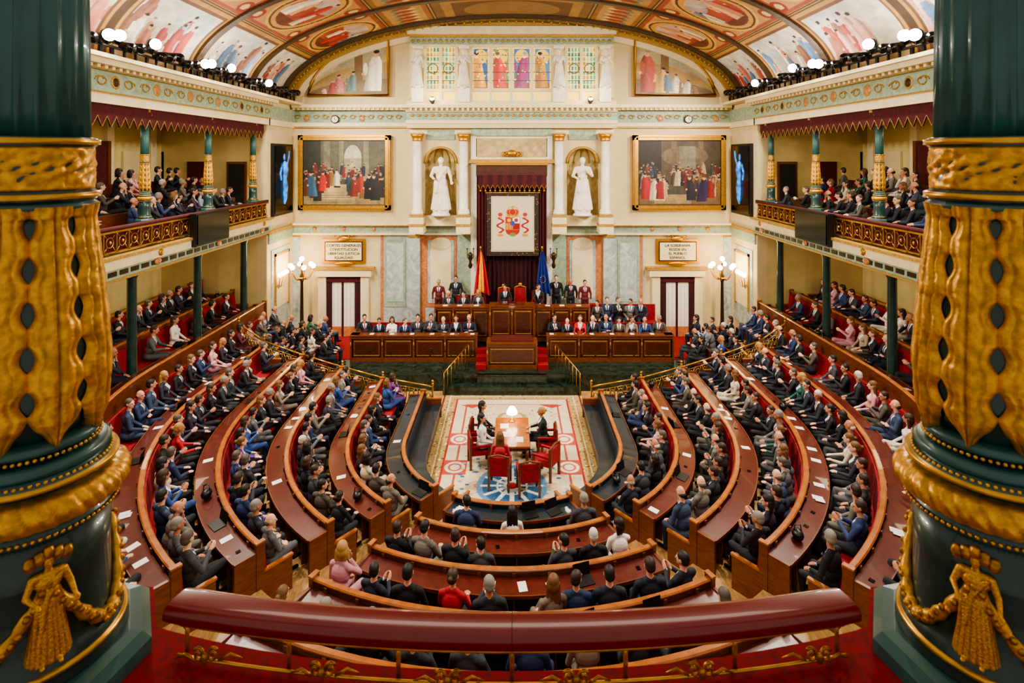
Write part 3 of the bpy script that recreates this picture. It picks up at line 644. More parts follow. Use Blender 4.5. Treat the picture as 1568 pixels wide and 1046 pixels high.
def place(x,y,z,dx,dy,kind=None,col=None,mesh=None,pf=.33):
    if mesh is None:
        if kind is None: kind='f' if random.random()<pf else 'm'
        mesh=random.choice(women if kind=='f' else men)
        if col is None: col=random.choice(WC if kind=='f' else MC)
    nm={'m':'seated_man','f':'seated_woman'}.get(kind,'standing_man')
    j=random.uniform(-.22,.22) if kind!='stand' else 0
    o=link(mesh,nm,(x,y,z),math.atan2(-dx,dy)+j,.98+.1*random.random()); c=lin(col or '10131c'); o.color=(*c,1); return o
def statue(name,mat,arm=0):
    f=Fig()
    f.ell((0,0,1.0),(.17,.13,.14),0); f.ell((0,0,1.15),(.15,.12,.2),0); f.ell((0,0,1.33),(.19,.13,.17),0); f.cap((-.16,0,1.45),.07,(.16,0,1.45),.07,0); f.cap((0,0,1.48),.055,(0,.01,1.6),.05,0)
    f.ell((0,.02,1.7),(.08,.1,.12),0); f.ell((0,-.02,1.73),(.095,.11,.11),0); f.cap((0,.11,1.71),.012,(0,.125,1.67),.016,0); f.ell((0,.06,1.63),(.045,.05,.04),0)
    random.seed(5)
    for i in range(20):
        a=2*math.pi*i/20; r=.14; rr=.25+.03*random.random(); f.cap((r*math.cos(a),r*.8*math.sin(a),1.05),.035,(rr*math.cos(a),rr*.8*math.sin(a),.04),.04,0)
    f.cap((0,0,1.0),.14,(0,0,.1),.22,0)
    for i in range(7): f.cap((-.17+.03*i,.1,1.45-.02*i),.025,(.12,.14+.01*i,.98-.06*i),.03,0)
    f.cap((.15,.12,1.0),.045,(.2,.12,.35),.035,0)
    for q in (-1,1):
        el=Vector((q*.29,.02,1.18)); wr=Vector((q*.2,.22,1.12)) if q>0 else (Vector((-.33,.16,1.0)) if arm==0 else Vector((-.1,.2,1.35)))
        f.cap((q*.2,0,1.44),.062,el,.05,0); f.cap(el,.05,wr,.033,0); f.hand(wr,(wr-el),(0,0,-1),0,q)
    f.cap((-.11,.18,.04),.04,(-.12,.28,.03),.035,0); f.cap((.11,.18,.04),.04,(.12,.28,.03),.035,0)
    return f.build(name,[mat],vox=.012)
st1=statue('statue_robed',whiteM); st2=statue('statue_robed_b',whiteM,1)
for x,me in ((676,st1),(893,st2)):
    Y=25.25; X=px(x,Y); zb=pz(330,Y)
    e=empty('marble_statue',(X,Y,0)); sc_=(pz(240,Y)-zb-.25)/1.84
    link(me,'figure',(0,0.02,zb+.24),math.pi,(sc_*1.15,sc_*1.1,sc_),e); b=MB(); b.lathe([(.42,zb),(.42,zb+.06),(.36,zb+.1),(.36,zb+.2),(.39,zb+.25)],(0,0,0),whiteM,20); b.obj('plinth',e)
for x in (640,711,857,928):
    Y=25.5; X=px(x,Y); zb=pz(134,Y); link(st1 if x in(640,857) else st2,'caryatid_statue',(X,Y-.12,zb),math.pi,(pz(75,Y)-zb)/1.84)
# ================================================================= HEMICYCLE
CY=16.0
Rk=[3.0,4.45,5.9,7.35,8.75,10.0,11.3,12.6]
Tk=[.9,1.2,1.5,1.85,2.2,2.95,3.4,3.8]
Zk=[0,.1,.4,.7,1.05,1.4,2.2,2.6,3.0]
def Yend(k): return [19.2,19.5,19.7,19.9,20.0,23.0,23.0,23.0][k]
def smp(side,k,t0=38,R=None):
    if side==0: return [('t',math.radians(a)) for a in np.linspace(-26.5,26.5,21)]
    l=[('t',side*math.radians(a)) for a in np.linspace(t0,90,22)]; return l+[('y',side,y) for y in np.linspace(CY+.3,Yend(k),10)]
def PT(R,q):
    if q[0]=='t': return (R*math.sin(q[1]),CY-R*math.cos(q[1]))
    return (q[1]*R,q[2])
def sweep(mb,R,S,prof,mat,smooth=False):
    n=len(prof); vs=[];fs=[]
    for q in S:
        for d_,z in prof: x,y=PT(R+d_,q); vs.append((x,y,z))
    for i in range(len(S)-1):
        for k in range(n): k2=(k+1)%n; fs.append((i*n+k,i*n+k2,(i+1)*n+k2,(i+1)*n+k))
    fs.append(tuple(range(n-1,-1,-1))); fs.append(tuple(range((len(S)-1)*n,len(S)*n)))
    mb.add(vs,fs,mat,smooth)
def rectp(d0,d1,z0,z1): return [(d0,z0),(d1,z0),(d1,z1),(d0,z1)]
def along(R,side,k,step,off=0,t0=38,t1=26.5):
    out=[]
    if side==0:
        L=2*math.radians(t1)*R; s=off+step/2
        while s<L-step*.3:
            t=-math.radians(t1)+s/R; out.append((R*math.sin(t),CY-R*math.cos(t),math.sin(t),-math.cos(t))); s+=step
        return out
    La=math.radians(90-t0)*R; L=La+(Yend(k)-CY); s=off+step/2
    while s<L-step*.4:
        if s<La: t=math.radians(t0)+s/R; out.append((side*R*math.sin(t),CY-R*math.cos(t),side*math.sin(t),-math.cos(t)))
        else: out.append((side*R,CY+s-La,side,0))
        s+=step
    return out
b=MB()
for k in range(1,9):
    r0=Rk[k-1]; r1=Rk[k] if k<8 else 14.25; ye=Yend(min(k,7))
    S=[('y',-1,y) for y in np.linspace(ye,CY+.3,8)]+[('t',math.radians(a)) for a in np.linspace(-90,90,61)]+[('y',1,y) for y in np.linspace(CY+.3,ye,8)]
    if k>=6:
        for s in (-1,1): sweep(b,0,smp(s,7,40),rectp(r0,r1,0,Zk[k]),woodF)
    else: sweep(b,0,S,rectp(r0,r1,-.01,Zk[k]),woodF)
b.obj('tiered_floor')
for k in range(8):
    for side in (-1,0,1):
        if side==0 and k>4: continue
        b=MB(); S=smp(side,k); R=Rk[k]; T=Tk[k]; z=Zk[k]; zo=Zk[k+1]; blue=(k==0)
        sweep(b,R,S,rectp(-.03,.035,z,T-.05),navy if blue else woodM)
        sweep(b,R,S,[(-.05,T-.05),(.05,T-.05),(.06,T-.02),(.04,T),(-.04,T),(-.06,T-.02)],woodO)
        if k<7:
            sweep(b,R,S,[(.06,T-.13),(.44,T-.17),(.44,T-.2),(.06,T-.16)],desk if not blue else navy); sweep(b,R,S,rectp(.44,.46,T-.21,T-.15),woodM)
            sweep(b,R,S,rectp(.035,.05,zo+.12,T-.22),navy)
        cm=red if k else navy; bt=min(T-.08,z+1.05)
        sweep(b,R,S,[(-.62,z+.37),(-.1,z+.37),(-.1,z+.43),(-.6,z+.44)],cm); sweep(b,R,S,[(-.16,z+.43),(-.035,z+.43),(-.035,bt),(-.09,bt)],cm)
        sweep(b,R,S,rectp(-.58,-.1,z,z+.37),woodM if k else navy)
        for (x,y,nx,ny) in along(R+.055,side,k,.62):
            Rm=Matrix.Translation((x,y,0))@Matrix.Rotation(math.atan2(ny,nx),4,'Z'); b.box(-.01,.025,-.03,.03,zo+.05,T-.05,woodM,Rm)
            if k<7: b.box(.0,.38,-.012,.012,zo+.05,T-.2,woodM,Rm)
        if k<7 and zo+.05<T: sweep(b,R,S,rectp(.035,.06,zo,zo+.12),woodM)
        for q in (S[0],S[-1]):
            x0,y0=PT(R-.62,q); x1,y1=PT(R+.47,q); v=Vector((x1-x0,y1-y0,0))
            Rm=Matrix.Translation((x0,y0,0))@Matrix.Rotation(math.atan2(v.y,v.x),4,'Z'); L=v.length
            b.box(0,.6,-.025,.025,z,z+.62,woodM,Rm); b.box(-.02,.6,-.035,.035,z+.62,z+.66,woodO,Rm); b.box(.56,L,-.03,.03,min(z,zo),T-.12,woodM,Rm); b.box(.54,.7,-.04,.04,z,T+.02,woodM,Rm); b.box(.53,.71,-.045,.045,T+.02,T+.05,woodO,Rm)
        b.obj('curved_desk_bench')
b=MB(); lp=MB(); bg_=MB()
random.seed(21)
for k in range(7):
    for side in (-1,0,1):
        if side==0 and k>3: continue
        for (x,y,nx,ny) in along(Rk[k]+.25,side,k,.55):
            r=random.random(); Rm=Matrix.Translation((x,y,Tk[k]-.148))@Matrix.Rotation(math.atan2(ny,nx)+random.uniform(-.3,.3),4,'Z')@Matrix.Rotation(.107,4,'Y')
            if k==0: r=r+.08
            if r<.13: b.box(-.105,.105,-.075,.075,.0,.006,white,Rm)
            elif r<.19: b.box(-.1,.11,-.07,.08,.0,.012,white,Rm); b.box(-.06,.12,-.14,-.02,.012,.016,white,Rm)
            elif r<.27:
                lp.box(-.11,.11,-.16,.16,.0,.015,black,Rm); Rm2=Rm@Matrix.Translation((-.11,0,.015))@Matrix.Rotation(-.3,4,'Y'); lp.box(-.008,0,-.16,.16,0,.2,black,Rm2)
            elif r<.42: lp.box(-.04,.04,-.075,-.005,.0,.01,screenB,Rm)
            elif r<.47: bg_.sph((x,y,Tk[k]-.05),(.1,.14,.1),black,10); bg_.tube([(x-.07,y,Tk[k]),(x-.05,y,Tk[k]+.12),(x+.05,y,Tk[k]+.12),(x+.07,y,Tk[k])],.01,black,5)
b.obj('paper_sheets'); lp.obj('laptops_and_phones'); bg_.obj('handbags')
random.seed(11)
for k in range(1,8):
    for side in (-1,1):
        for i,(x,y,nx,ny) in enumerate(along(Rk[k]-.36,side,k,.59 if k<5 else .63,off=random.random()*.1)):
            if random.random()<(.05 if k<6 else .12): continue
            if k>=6 and (y<9 or (10.2<abs(x)<11 and min(abs(y-q) for q in (9.2,12.5,15.8,19.1,22.4))<.35)): continue
            tx,ty=-x,24-y; l=math.hypot(tx,ty); a=.35+.2*random.random()
            place(x+random.uniform(-.04,.04),y+random.uniform(-.04,.04),Zk[k],-nx*(1-a)+a*tx/l,-ny*(1-a)+a*ty/l)
for (k,angs) in ((1,(-14,0,21)),(2,(-23,-18,-11,-6,10,16,22)),(3,(-25,-19,-14,-8,-3,5,9,13,19,24)),(4,(-24,-19,-14,-9,-4,2,7,12,17,22))):
    for a in angs:
        t=math.radians(a); R=Rk[k]-.36; place(R*math.sin(t),CY-R*math.cos(t),Zk[k],-math.sin(t),math.cos(t))
for s in (-1,1):
    for r,(X,z) in enumerate(((10.75,6.25),(11.75,6.6),(12.75,6.95))):
        y=11.5+r*.2
        b=MB(); b.box(min(s*(X+.25),s*(X+.33)),max(s*(X+.25),s*(X+.33)),6,22.6,z,z+.95,woodM); b.box(min(s*(X-.25),s*(X+.25)),max(s*(X-.25),s*(X+.25)),6,22.6,z+.36,z+.43,redD); b.box(min(s*(X-.2),s*(X+.2)),max(s*(X-.2),s*(X+.2)),6,22.6,z,z+.36,woodM); b.obj('gallery_bench')
        while y<22.3:
            if random.random()<.88 and not(19.3<y<20.3 and s<0 and r>0): place(s*X,y,z,-s*.8,.5,pf=.35)
            y+=.58
b=MB()
for s in (-1,1):
    for r in range(4):
        for j in range(4):
            x=s*(7.2+j*.72); y=21.55+r*.85
            if j==0 and r>=2: continue
            place(x,y,.61,-s*.9,.35+.2*random.random())
            b.box(x-.25,x+.25,y-.25,y+.25,.98,1.04,redD); b.box(x-.22,x+.22,y-.22,y+.22,.6,.98,wood); b.box(x+s*.24-.03,x+s*.24+.03,y-.25,y+.25,.98,1.5,redD)
b.obj('side_seats')
# ================================================================= STAGE
b=MB()
b.polyZ([(-9.97,21.2),(-6.6,21.2),(-3.3,21.4),(3.3,21.4),(6.6,21.2),(9.97,21.2),(9.97,25.98),(-9.97,25.98)],-.01,.6,greenM)
b.polyZ([(-2.55,20.95),(2.55,20.95),(2.0,21.4),(-2.0,21.4)],0,.3,greenM)
b.polyZ([(-1.3,21.2),(1.3,21.2),(1.3,21.5),(-1.3,21.5)],.3,.6,greenM)
b.obj('stage_platform')
b=MB(); b.box(-3.4,3.4,23.9,25.95,.6,1.6,wood); b.box(-1.3,1.3,23.95,25.9,1.6,1.85,wood); b.box(3.4,6.4,24.2,25.95,.6,1.2,wood); b.box(-9.9,9.9,23,25.9,.6,.61,redC); b.box(-6.6,6.6,23.15,24.2,.6,.82,wood); b.obj('presidential_dais')
def panelled(mb,x0,x1,Y,z0,z1,n,th=.35):
    mb.box(x0,x1,Y,Y+.08,z0,z1,wood); mb.box(x0-.04,x1+.04,Y-.06,Y+th,z1,z1+.05,woodM); mb.box(x0-.03,x1+.03,Y-.05,Y+.1,z0,z0+.14,woodM); mb.box(x0-.02,x1+.02,Y-.03,Y+.1,z1-.1,z1,woodM)
    w=(x1-x0)/n
    for i in range(n):
        a=x0+i*w+.1; c=x0+(i+1)*w-.1
        mb.box(a,c,Y-.02,Y,z0+.22,z1-.17,woodM); mb.box(a+.07,c-.07,Y-.035,Y-.02,z0+.29,z1-.24,wood)
        for q in (z0+.24,z1-.19): mb.box(a+.02,c-.02,Y-.032,Y-.02,q-.012,q+.012,goldP)
        mb.box(x0+i*w-.035,x0+i*w+.035,Y-.06,Y,z0+.1,z1,woodM)
        mb.sph((x0+i*w,Y-.065,z1-.3),(.03,.02,.09),goldP,6)
    mb.box(x1-.035,x1+.035,Y-.06,Y,z0+.1,z1,woodM)
for s in (-1,1):
    b=MB(); xs=sorted((s*1.42,s*6.45)); panelled(b,xs[0],xs[1],22.8,.6,1.6,4)
    x=s*6.45; b.box(min(x,x-s*.08),max(x,x-s*.08),22.8,24.2,.6,1.6,wood); b.box(min(x+s*.05,x-s*.3),max(x+s*.05,x-s*.3),22.8,24.2,1.6,1.65,woodM)
    b.obj('ministers_desk')
    b=MB(); b.box(xs[0]+.1,xs[1]-.1,23.2,23.62,1.19,1.25,red); b.box(xs[0]+.1,xs[1]-.1,23.65,23.72,.82,1.9,red); b.box(xs[0]+.1,xs[1]-.1,23.3,23.62,.82,1.19,wood); b.obj('ministers_bench')
    b=MB(); xs=sorted((s*.95,s*3.2)); panelled(b,xs[0],xs[1],23.75,1.1,2.5,3,.4); x=s*3.2; b.box(min(x,x-s*.08),max(x,x-s*.08),23.75,25,1.1,2.5,wood); b.obj('presidency_desk')
b=MB(); panelled(b,-.95,.95,22.0,.6,1.55,1,.7); b.box(-.95,-.87,22.05,23.3,.6,1.5,wood); b.box(.87,.95,22.05,23.3,.6,1.5,wood)
b.box(-.8,.8,22.1,22.8,1.6,1.66,desk); b.obj('speakers_rostrum')
b=MB(); panelled(b,-.9,.9,23.35,1.3,2.65,2,.55); b.box(-.9,.9,23.43,23.75,.6,1.3,wood); b.box(-.5,.5,23.4,23.85,2.71,2.74,desk); b.tube([(-.15,23.5,2.72),(-.15,23.45,2.95),(-.12,23.4,3.0)],.012,black,5); b.tube([(.15,23.5,2.72),(.15,23.45,2.95),(.12,23.4,3.0)],.012,black,5); b.obj('president_rostrum')
b=MB()
for s in (-1,1):
    xs=sorted((s*1.0,s*1.4))
    for i in range(3): b.box(xs[0],xs[1],21.9+i*.35,22.9,.6+i*.18,.78+i*.18,redC)
b.obj('rostrum_steps')
b=MB()
for i in range(18):
    for s in (-1,1):
        x=s*(1.6+i*.27)
        if i%3==0: b.box(x-.08,x+.08,22.85,23.05,1.65,1.656,white)
for x in (-2.8,-2.2,-1.5,1.5,2.1,2.8): b.box(x-.1,x+.1,23.8,24.0,2.55,2.556,white)
b.obj('desk_documents')
random.seed(5)
for i in range(9):
    x=-6.0+i*.53; place(x,23.42,.82,0.05,-1,col='e8e4de' if i==2 else None,kind='f' if i in(2,7) else 'm')
    x=1.75+i*.53; place(x,23.42,.82,-.05,-1,col='c01822' if i==2 else None,kind='f' if i in (2,6) else 'm')
for i in range(5): place(3.65+i*.48,24.75,1.2,-.1,-1,kind='m')
b=MB(); b.box(3.45,6.3,24.6,25.0,1.57,1.63,red); b.box(3.45,6.3,24.65,25.0,1.2,1.57,wood); b.box(3.45,6.3,25.03,25.12,1.2,2.3,red); b.obj('authorities_bench')
for x,kd,cl,zz in ((-2.15,'m','141820',1.62),(-1.45,'f','3a3a40',1.62),(-.36,'m','0f1218',1.87),(1.15,'f','1a1c20',1.87),(-2.68,'m','20242c',1.62)): place(x,24.6,zz,0,-1,kd,cl)
for x,cl,y in ((-3.22,'5a1418',25.0),(-2.5,'16181c',25.35),(1.95,'0c1018',25.2),(2.6,'15161a',25.2),(3.2,'5a1418',25.0)):
    place(x,y,1.62,0,-1,'stand',cl,stander)
def armchair(name,loc,rz,mat,frame,back=.62,w=.3,crest=False):
    b=MB(); b.box(-w,w,-.28,.28,.38,.48,mat); b.box(-w,w,-.34,-.25,.4,.46+back,mat)
    for q in (-1,1):
        b.box(q*w-.035,q*w+.035,-.28,.24,.62,.67,mat); b.box(q*w-.03,q*w+.03,.18,.24,.0,.62,frame); b.box(q*w-.03,q*w+.03,-.345,-.28,0,.48+back,frame)
    b.box(-w,w,.22,.26,.3,.38,frame); b.tube([(-w-.02,-.31,.48+back),(-w*.5,-.31,.52+back),(0,-.31,.55+back),(w*.5,-.31,.52+back),(w+.02,-.31,.48+back)],.03,frame,6)
    if crest: b.sph((0,-.33,.6+back),(.1,.05,.08),gold,8)
    o=b.obj(name,None,loc); o.rotation_euler=(0,0,rz); return o
armchair('throne_chair',(.36,24.75,1.87),math.pi,red,gold,.7,.24,True); armchair('throne_chair',(-.36,24.75,1.87),math.pi,red,gold,.65,.24,True)
for x in (-2.15,-1.45): armchair('presidency_armchair',(x,24.62,1.62),math.pi,red,wood,.6)
armchair('presidency_armchair',(1.1,24.62,1.87),math.pi,red,wood,.55,.22)
def flag(x,cols,name):
    b=MB(); Y=24.95; X=px(x,Y); z0=1.85; b.tube([(X,Y,z0),(X,Y,4.75)],.025,brass,8); b.lathe([(.16,0),(.14,.06),(.03,.1)],(X,Y,z0),brass,12); b.sph((X,Y,4.8),(.05,.05,.09),brass,8)
    n=36; m=16; vs=[]
    for j in range(m+1):
        v=j/m; wd=.08+.62*v**.7
        for i in range(n+1):
            u=i/n; vs.append((X+(u-.42)*wd,Y-.08-.055*math.sin(u*22)*(.3+v),4.66-v*1.75-.3*abs(u-.4)*v))
    for j in range(m):
        for i in range(n):
            u=(i+.5)/n; v=(j+.5)/m
            if len(cols)==3: w_=u+.12*(v-.5); mat=cols[0] if w_<.3 else cols[1] if w_<.68 else cols[2]
            else: mat=cols[0]
            o=j*(n+1)+i; b.add([vs[o],vs[o+1],vs[o+n+2],vs[o+n+1]],[(0,1,2,3)],mat,False)
    if len(cols)==1:
        for q in range(10): b.sph((X+.02+.12*math.cos(q*.63),Y-.17,3.45+.15*math.sin(q*.63)),(.022,.01,.022),gold,6)
    b.obj(name)
fr=M('flag_red','b01018',.8,var=.15); fy=M('flag_yellow','f0b010',.8,var=.12); fb=M('flag_blue','142a7a',.8,var=.15)
flag(737,[fr,fy,fr],'spanish_flag'); flag(831,[fb],'european_flag')
def candelabrum(X,Y,zb,zt,name='standing_candelabrum'):
    b=MB(); H=zt-zb
    b.lathe([(.3,0),(.32,.08),(.2,.15),(.22,.3),(.1,.45),(.13,.7),(.08,1.0),(.06,H-1.0),(.12,H-.8),(.05,H-.6),(.04,H-.15)],(X,Y,zb),bronze,12)
    for z_ in (.3,.7,H-.8): b.lathe([(.1,z_-.04),(.2,z_-.02),(.2,z_+.02),(.1,z_+.04)],(X,Y,zb),gold,12)
    pts=[(0,0,H)]
    for i in range(6):
        a=i*math.pi/3; r=.5; p=[(X+r*t*math.cos(a),Y+r*t*math.sin(a),zb+H-.75-.18*math.sin(t*math.pi)+.3*t**2) for t in np.linspace(0,1,8)]; b.tube(p,.022,gold,5); pts.append((r*math.cos(a),r*math.sin(a),H-.3))
    for p in pts:
        b.lathe([(.03,-.12),(.06,-.1),(.03,-.06)],(X+p[0],Y+p[1],zb+p[2]),gold,8); b.sph((X+p[0],Y+p[1],zb+p[2]+.03),.11,glow,10)
    b.obj(name)
    L=bpy.data.lights.new('candelabrum_lamp','POINT'); L.energy=120; L.color=(1,.76,.44); L.shadow_soft_size=.4
    lo=bpy.data.objects.new('candelabrum_lamp',L); sc.collection.objects.link(lo); lo.location=(X,Y-.7,zt+.35)
for s in (-1,1): candelabrum(s*9.2,24.9,.6,4.3)
for s in (-1,1):
    b=MB()
    for j in (-.35,0,.35): b.tube([(s*9.98,24.0,3.4),(s*9.75,24.0+j*.6,3.3),(s*9.65,24.0+j,3.75)],.02,gold,5); b.sph((s*9.65,24+j,3.88),.1,glow,10)
    b.sph((s*9.96,24,3.4),(.05,.12,.2),gold,8); b.obj('wall_sconce')
for s in (-1,1):
    b=MB(); X=s*1.83; b.lathe([(.05,3.9),(.1,4.0),(.05,4.15),(.09,4.4),(.12,4.5),(.04,4.6)],(X,25.0,0),bronze,10); b.tube([(X,25.25,4.1),(X,25.0,4.1)],.03,bronze,5)
    for j in (-.14,.14): b.tube([(X,25,4.2),(X+j,25,4.4),(X+j,25,4.7)],.02,bronze,5); b.sph((X+j,25,4.75),.04,bronze,6)
    b.obj('bronze_torch_bracket')
# ================================================================= CARPET
A=5.1/8.0
c=CV(330,500,A,'c2b18f'); u=A/5.1
def cx(m): return A/2+m*u
def cy(m): return (m-13.1)/8.0
c.rect(0,A,0,1,'ab8d57')
for i in range(1600):
    c.el(A*rng.random(),rng.random(),.004,.004,random.choice(['7a2a1a','5f5a3a','c8b07a','8a6a3a','ded0a4']))
c.rect(cx(-1.95),cx(1.95),cy(13.4),cy(20.6),'cfc0a2')
c.frame(cx(-2.5),cx(2.5),0.0,cy(21.05),.008,'6a1a14'); c.frame(cx(-2.0),cx(2.0),cy(13.3),cy(20.65),.007,'98251c'); c.frame(cx(-2.25),cx(2.25),cy(13.2),cy(20.85),.004,'e3d4b0')
c.frame(cx(-1.62),cx(1.62),cy(13.8),cy(20.2),.006,'a8483a')
for s in (-1,1):
    for y in (14.2,16.1,17.7):
        c.rect(cx(s*1.62-.34),cx(s*1.62+.34),cy(y-.38),cy(y+.38),'b04a3c'); c.el(cx(s*1.62),cy(y),.29*u,.30/8,'dccdb0'); c.el(cx(s*1.62),cy(y),.2*u,.2/8,'b5584a'); c.el(cx(s*1.62),cy(y),.14*u,.14/8,'dccdb0')
    c.put((abs(c.X-cx(s*1.4))*1.0+abs(c.Y-cy(20.15))*1.6<.055)&(c.Y<cy(20.15)),'a8382c')
    for y in (15.2,17.0,18.6): c.el(cx(s*.9),cy(y),.32*u,.22/8,'b8a47e'); c.el(cx(s*.9),cy(y),.15*u,.12/8,'b5705a')
for i in range(160):
    c.el(cx(rng.uniform(-1.5,1.5)),cy(rng.uniform(16.6,20)),.005,.004,random.choice(['b58a50','9a8a5a','a85a40','8f9a8a']))
c.rect(cx(-.6),cx(.6),cy(19.7),cy(20.05),'cdb896'); c.el(cx(0),cy(19.2),.5*u,.4/8,'a98a58'); c.el(cx(0),cy(19.2),.35*u,.28/8,'cfc0a2')
for i in range(160):
    a=rng.random()*6.28; r=.3+1.25*rng.random(); c.el(cx(r*math.cos(a)),cy(15.5+r*1.2*math.sin(a)),.008,.006,random.choice(['4f6f8a','7f939d','b3a07a','3a5a7a','8fa3a8']))
c.el(cx(0),cy(15.2),.95*u,1.0/8,'5a80a0'); c.el(cx(0),cy(15.2),.8*u,.85/8,'28547a')
for a in range(12):
    t=a*math.pi/6
    for r in np.linspace(.1,.8,12): c.el(cx(r*math.cos(t)),cy(15.2+r*math.sin(t)),.006+.004*(1-r),.006,'c9d2cf')
c.ring(cx(0),cy(15.2),.05,.006,'e3d6bd'); c.el(cx(0),cy(15.2),.15*u,.15/8,'a82a24')
c.noise(.15,120); c.noise(.06,20)
c.obj('patterned_carpet',lambda U,V:(-2.55+5.1*U,13.1+8.0*V,U*0+.012),carpetM)
b=MB(); b.box(-.5,.5,15.75,17.5,.72,.77,woodO); b.box(-.44,.44,15.82,17.43,.6,.72,woodM)
for q in (-1,1):
    for y in (15.85,17.4): b.lathe([(.05,0),(.03,.1),(.045,.4),(.05,.6)],(q*.42,y,0.012),woodM,10)
b.box(-.3,-.08,16.3,16.6,.77,.775,white); b.box(.1,.32,16.0,16.3,.77,.775,white); b.box(-.35,-.1,16.8,17.1,.77,.775,white); b.obj('stenographers_table')
b=MB(); b.lathe([(.1,0),(.09,.03),(.02,.06),(.02,.3)],(0,17.25,.77),brass,14); b.lathe([(.17,.26),(.16,.3),(.08,.44)],(0,17.25,.77),glow,18); b.obj('table_lamp')
L=bpy.data.lights.new('table_lamp_bulb','POINT'); L.energy=8; L.color=(1,.85,.6); L.shadow_soft_size=.15; lo=bpy.data.objects.new('table_lamp_bulb',L); sc.collection.objects.link(lo); lo.location=(0,17.1,1.35)
strip=[women[0],women[3],women[2]]
for j,(x,y,dx,dy,kd,cl) in enumerate(((-.92,17.0,1,-.1,'f','17181c'),(-.9,16.25,1,.2,'f','c9c6c4'),(.98,16.7,-1,0,'f','0f1014'),(-.32,15.25,.1,1,'f','b8303a'),(.42,14.95,-.1,1,None,None),(.9,15.7,-1,.6,None,None))):
    armchair('red_armchair',(x,y,0.012),math.atan2(-dx,dy),red,woodM,.40,.26)
    if kd: place(x+dx*.03,y+dy*.03,.012,dx,dy,kd,cl,mesh=strip[j%3])
# ================================================================= brass balustrades
for s in (-1,1):
    b=MB()
    prof=[(2.7,19.35,.0),(4.45,19.6,.2),(5.9,19.8,.5),(7.35,20.0,.85),(8.75,20.1,1.3),(9.7,20.2,1.9)]
    for (x0,y0,z0),(x1,y1,z1) in zip(prof[:-1],prof[1:]):
        for h,r in ((.98,.035),(.16,.02),(.82,.014)): b.tube([(s*x0,y0,z0+h),(s*x1,y1,z1+h)],r,brass,6)
        n=6
        for i in range(n):
            t=(i+.5)/n; x=s*(x0+(x1-x0)*t); y=y0+(y1-y0)*t; z=z0+(z1-z0)*t
            b.tube([(x+.1*math.cos(a),y,z+.49+.26*math.sin(a)) for a in np.linspace(0,6.28,13)[:-1]],.016,brass,5,True); b.tube([(x-.1,y,z+.16),(x+.1,y,z+.82)],.011,brass,4); b.tube([(x+.1,y,z+.16),(x-.1,y,z+.82)],.011,brass,4)
            b.sph((x,y,z+.49),.04,brass,6)
    for (x,y,z) in prof: b.lathe([(.05,z-.1),(.05,z+.1),(.03,z+.15),(.035,z+.6),(.025,z+1.0),(.05,z+1.06),(.02,z+1.12)],(s*x,y,0),brass,8); b.sph((s*x,y,z+1.16),.055,brass,8)
    b.obj('brass_balustrade')
    b=MB()
    x0,y0,z0,x1,y1,z1=2.5,20.9,0,1.7,22.3,.6
    b.tube([(s*x0,y0,z0+.85),(s*x1,y1,z1+.85)],.022,brass,6)
    for i in range(8):
        t=i/7; x=s*(x0+(x1-x0)*t); y=y0+(y1-y0)*t; z=(0 if y<21.4 else .6); b.tube([(x,y,z),(x,y,z0+(z1-z0)*t+.85)],.013,brass,5)
    b.obj('stage_handrail')
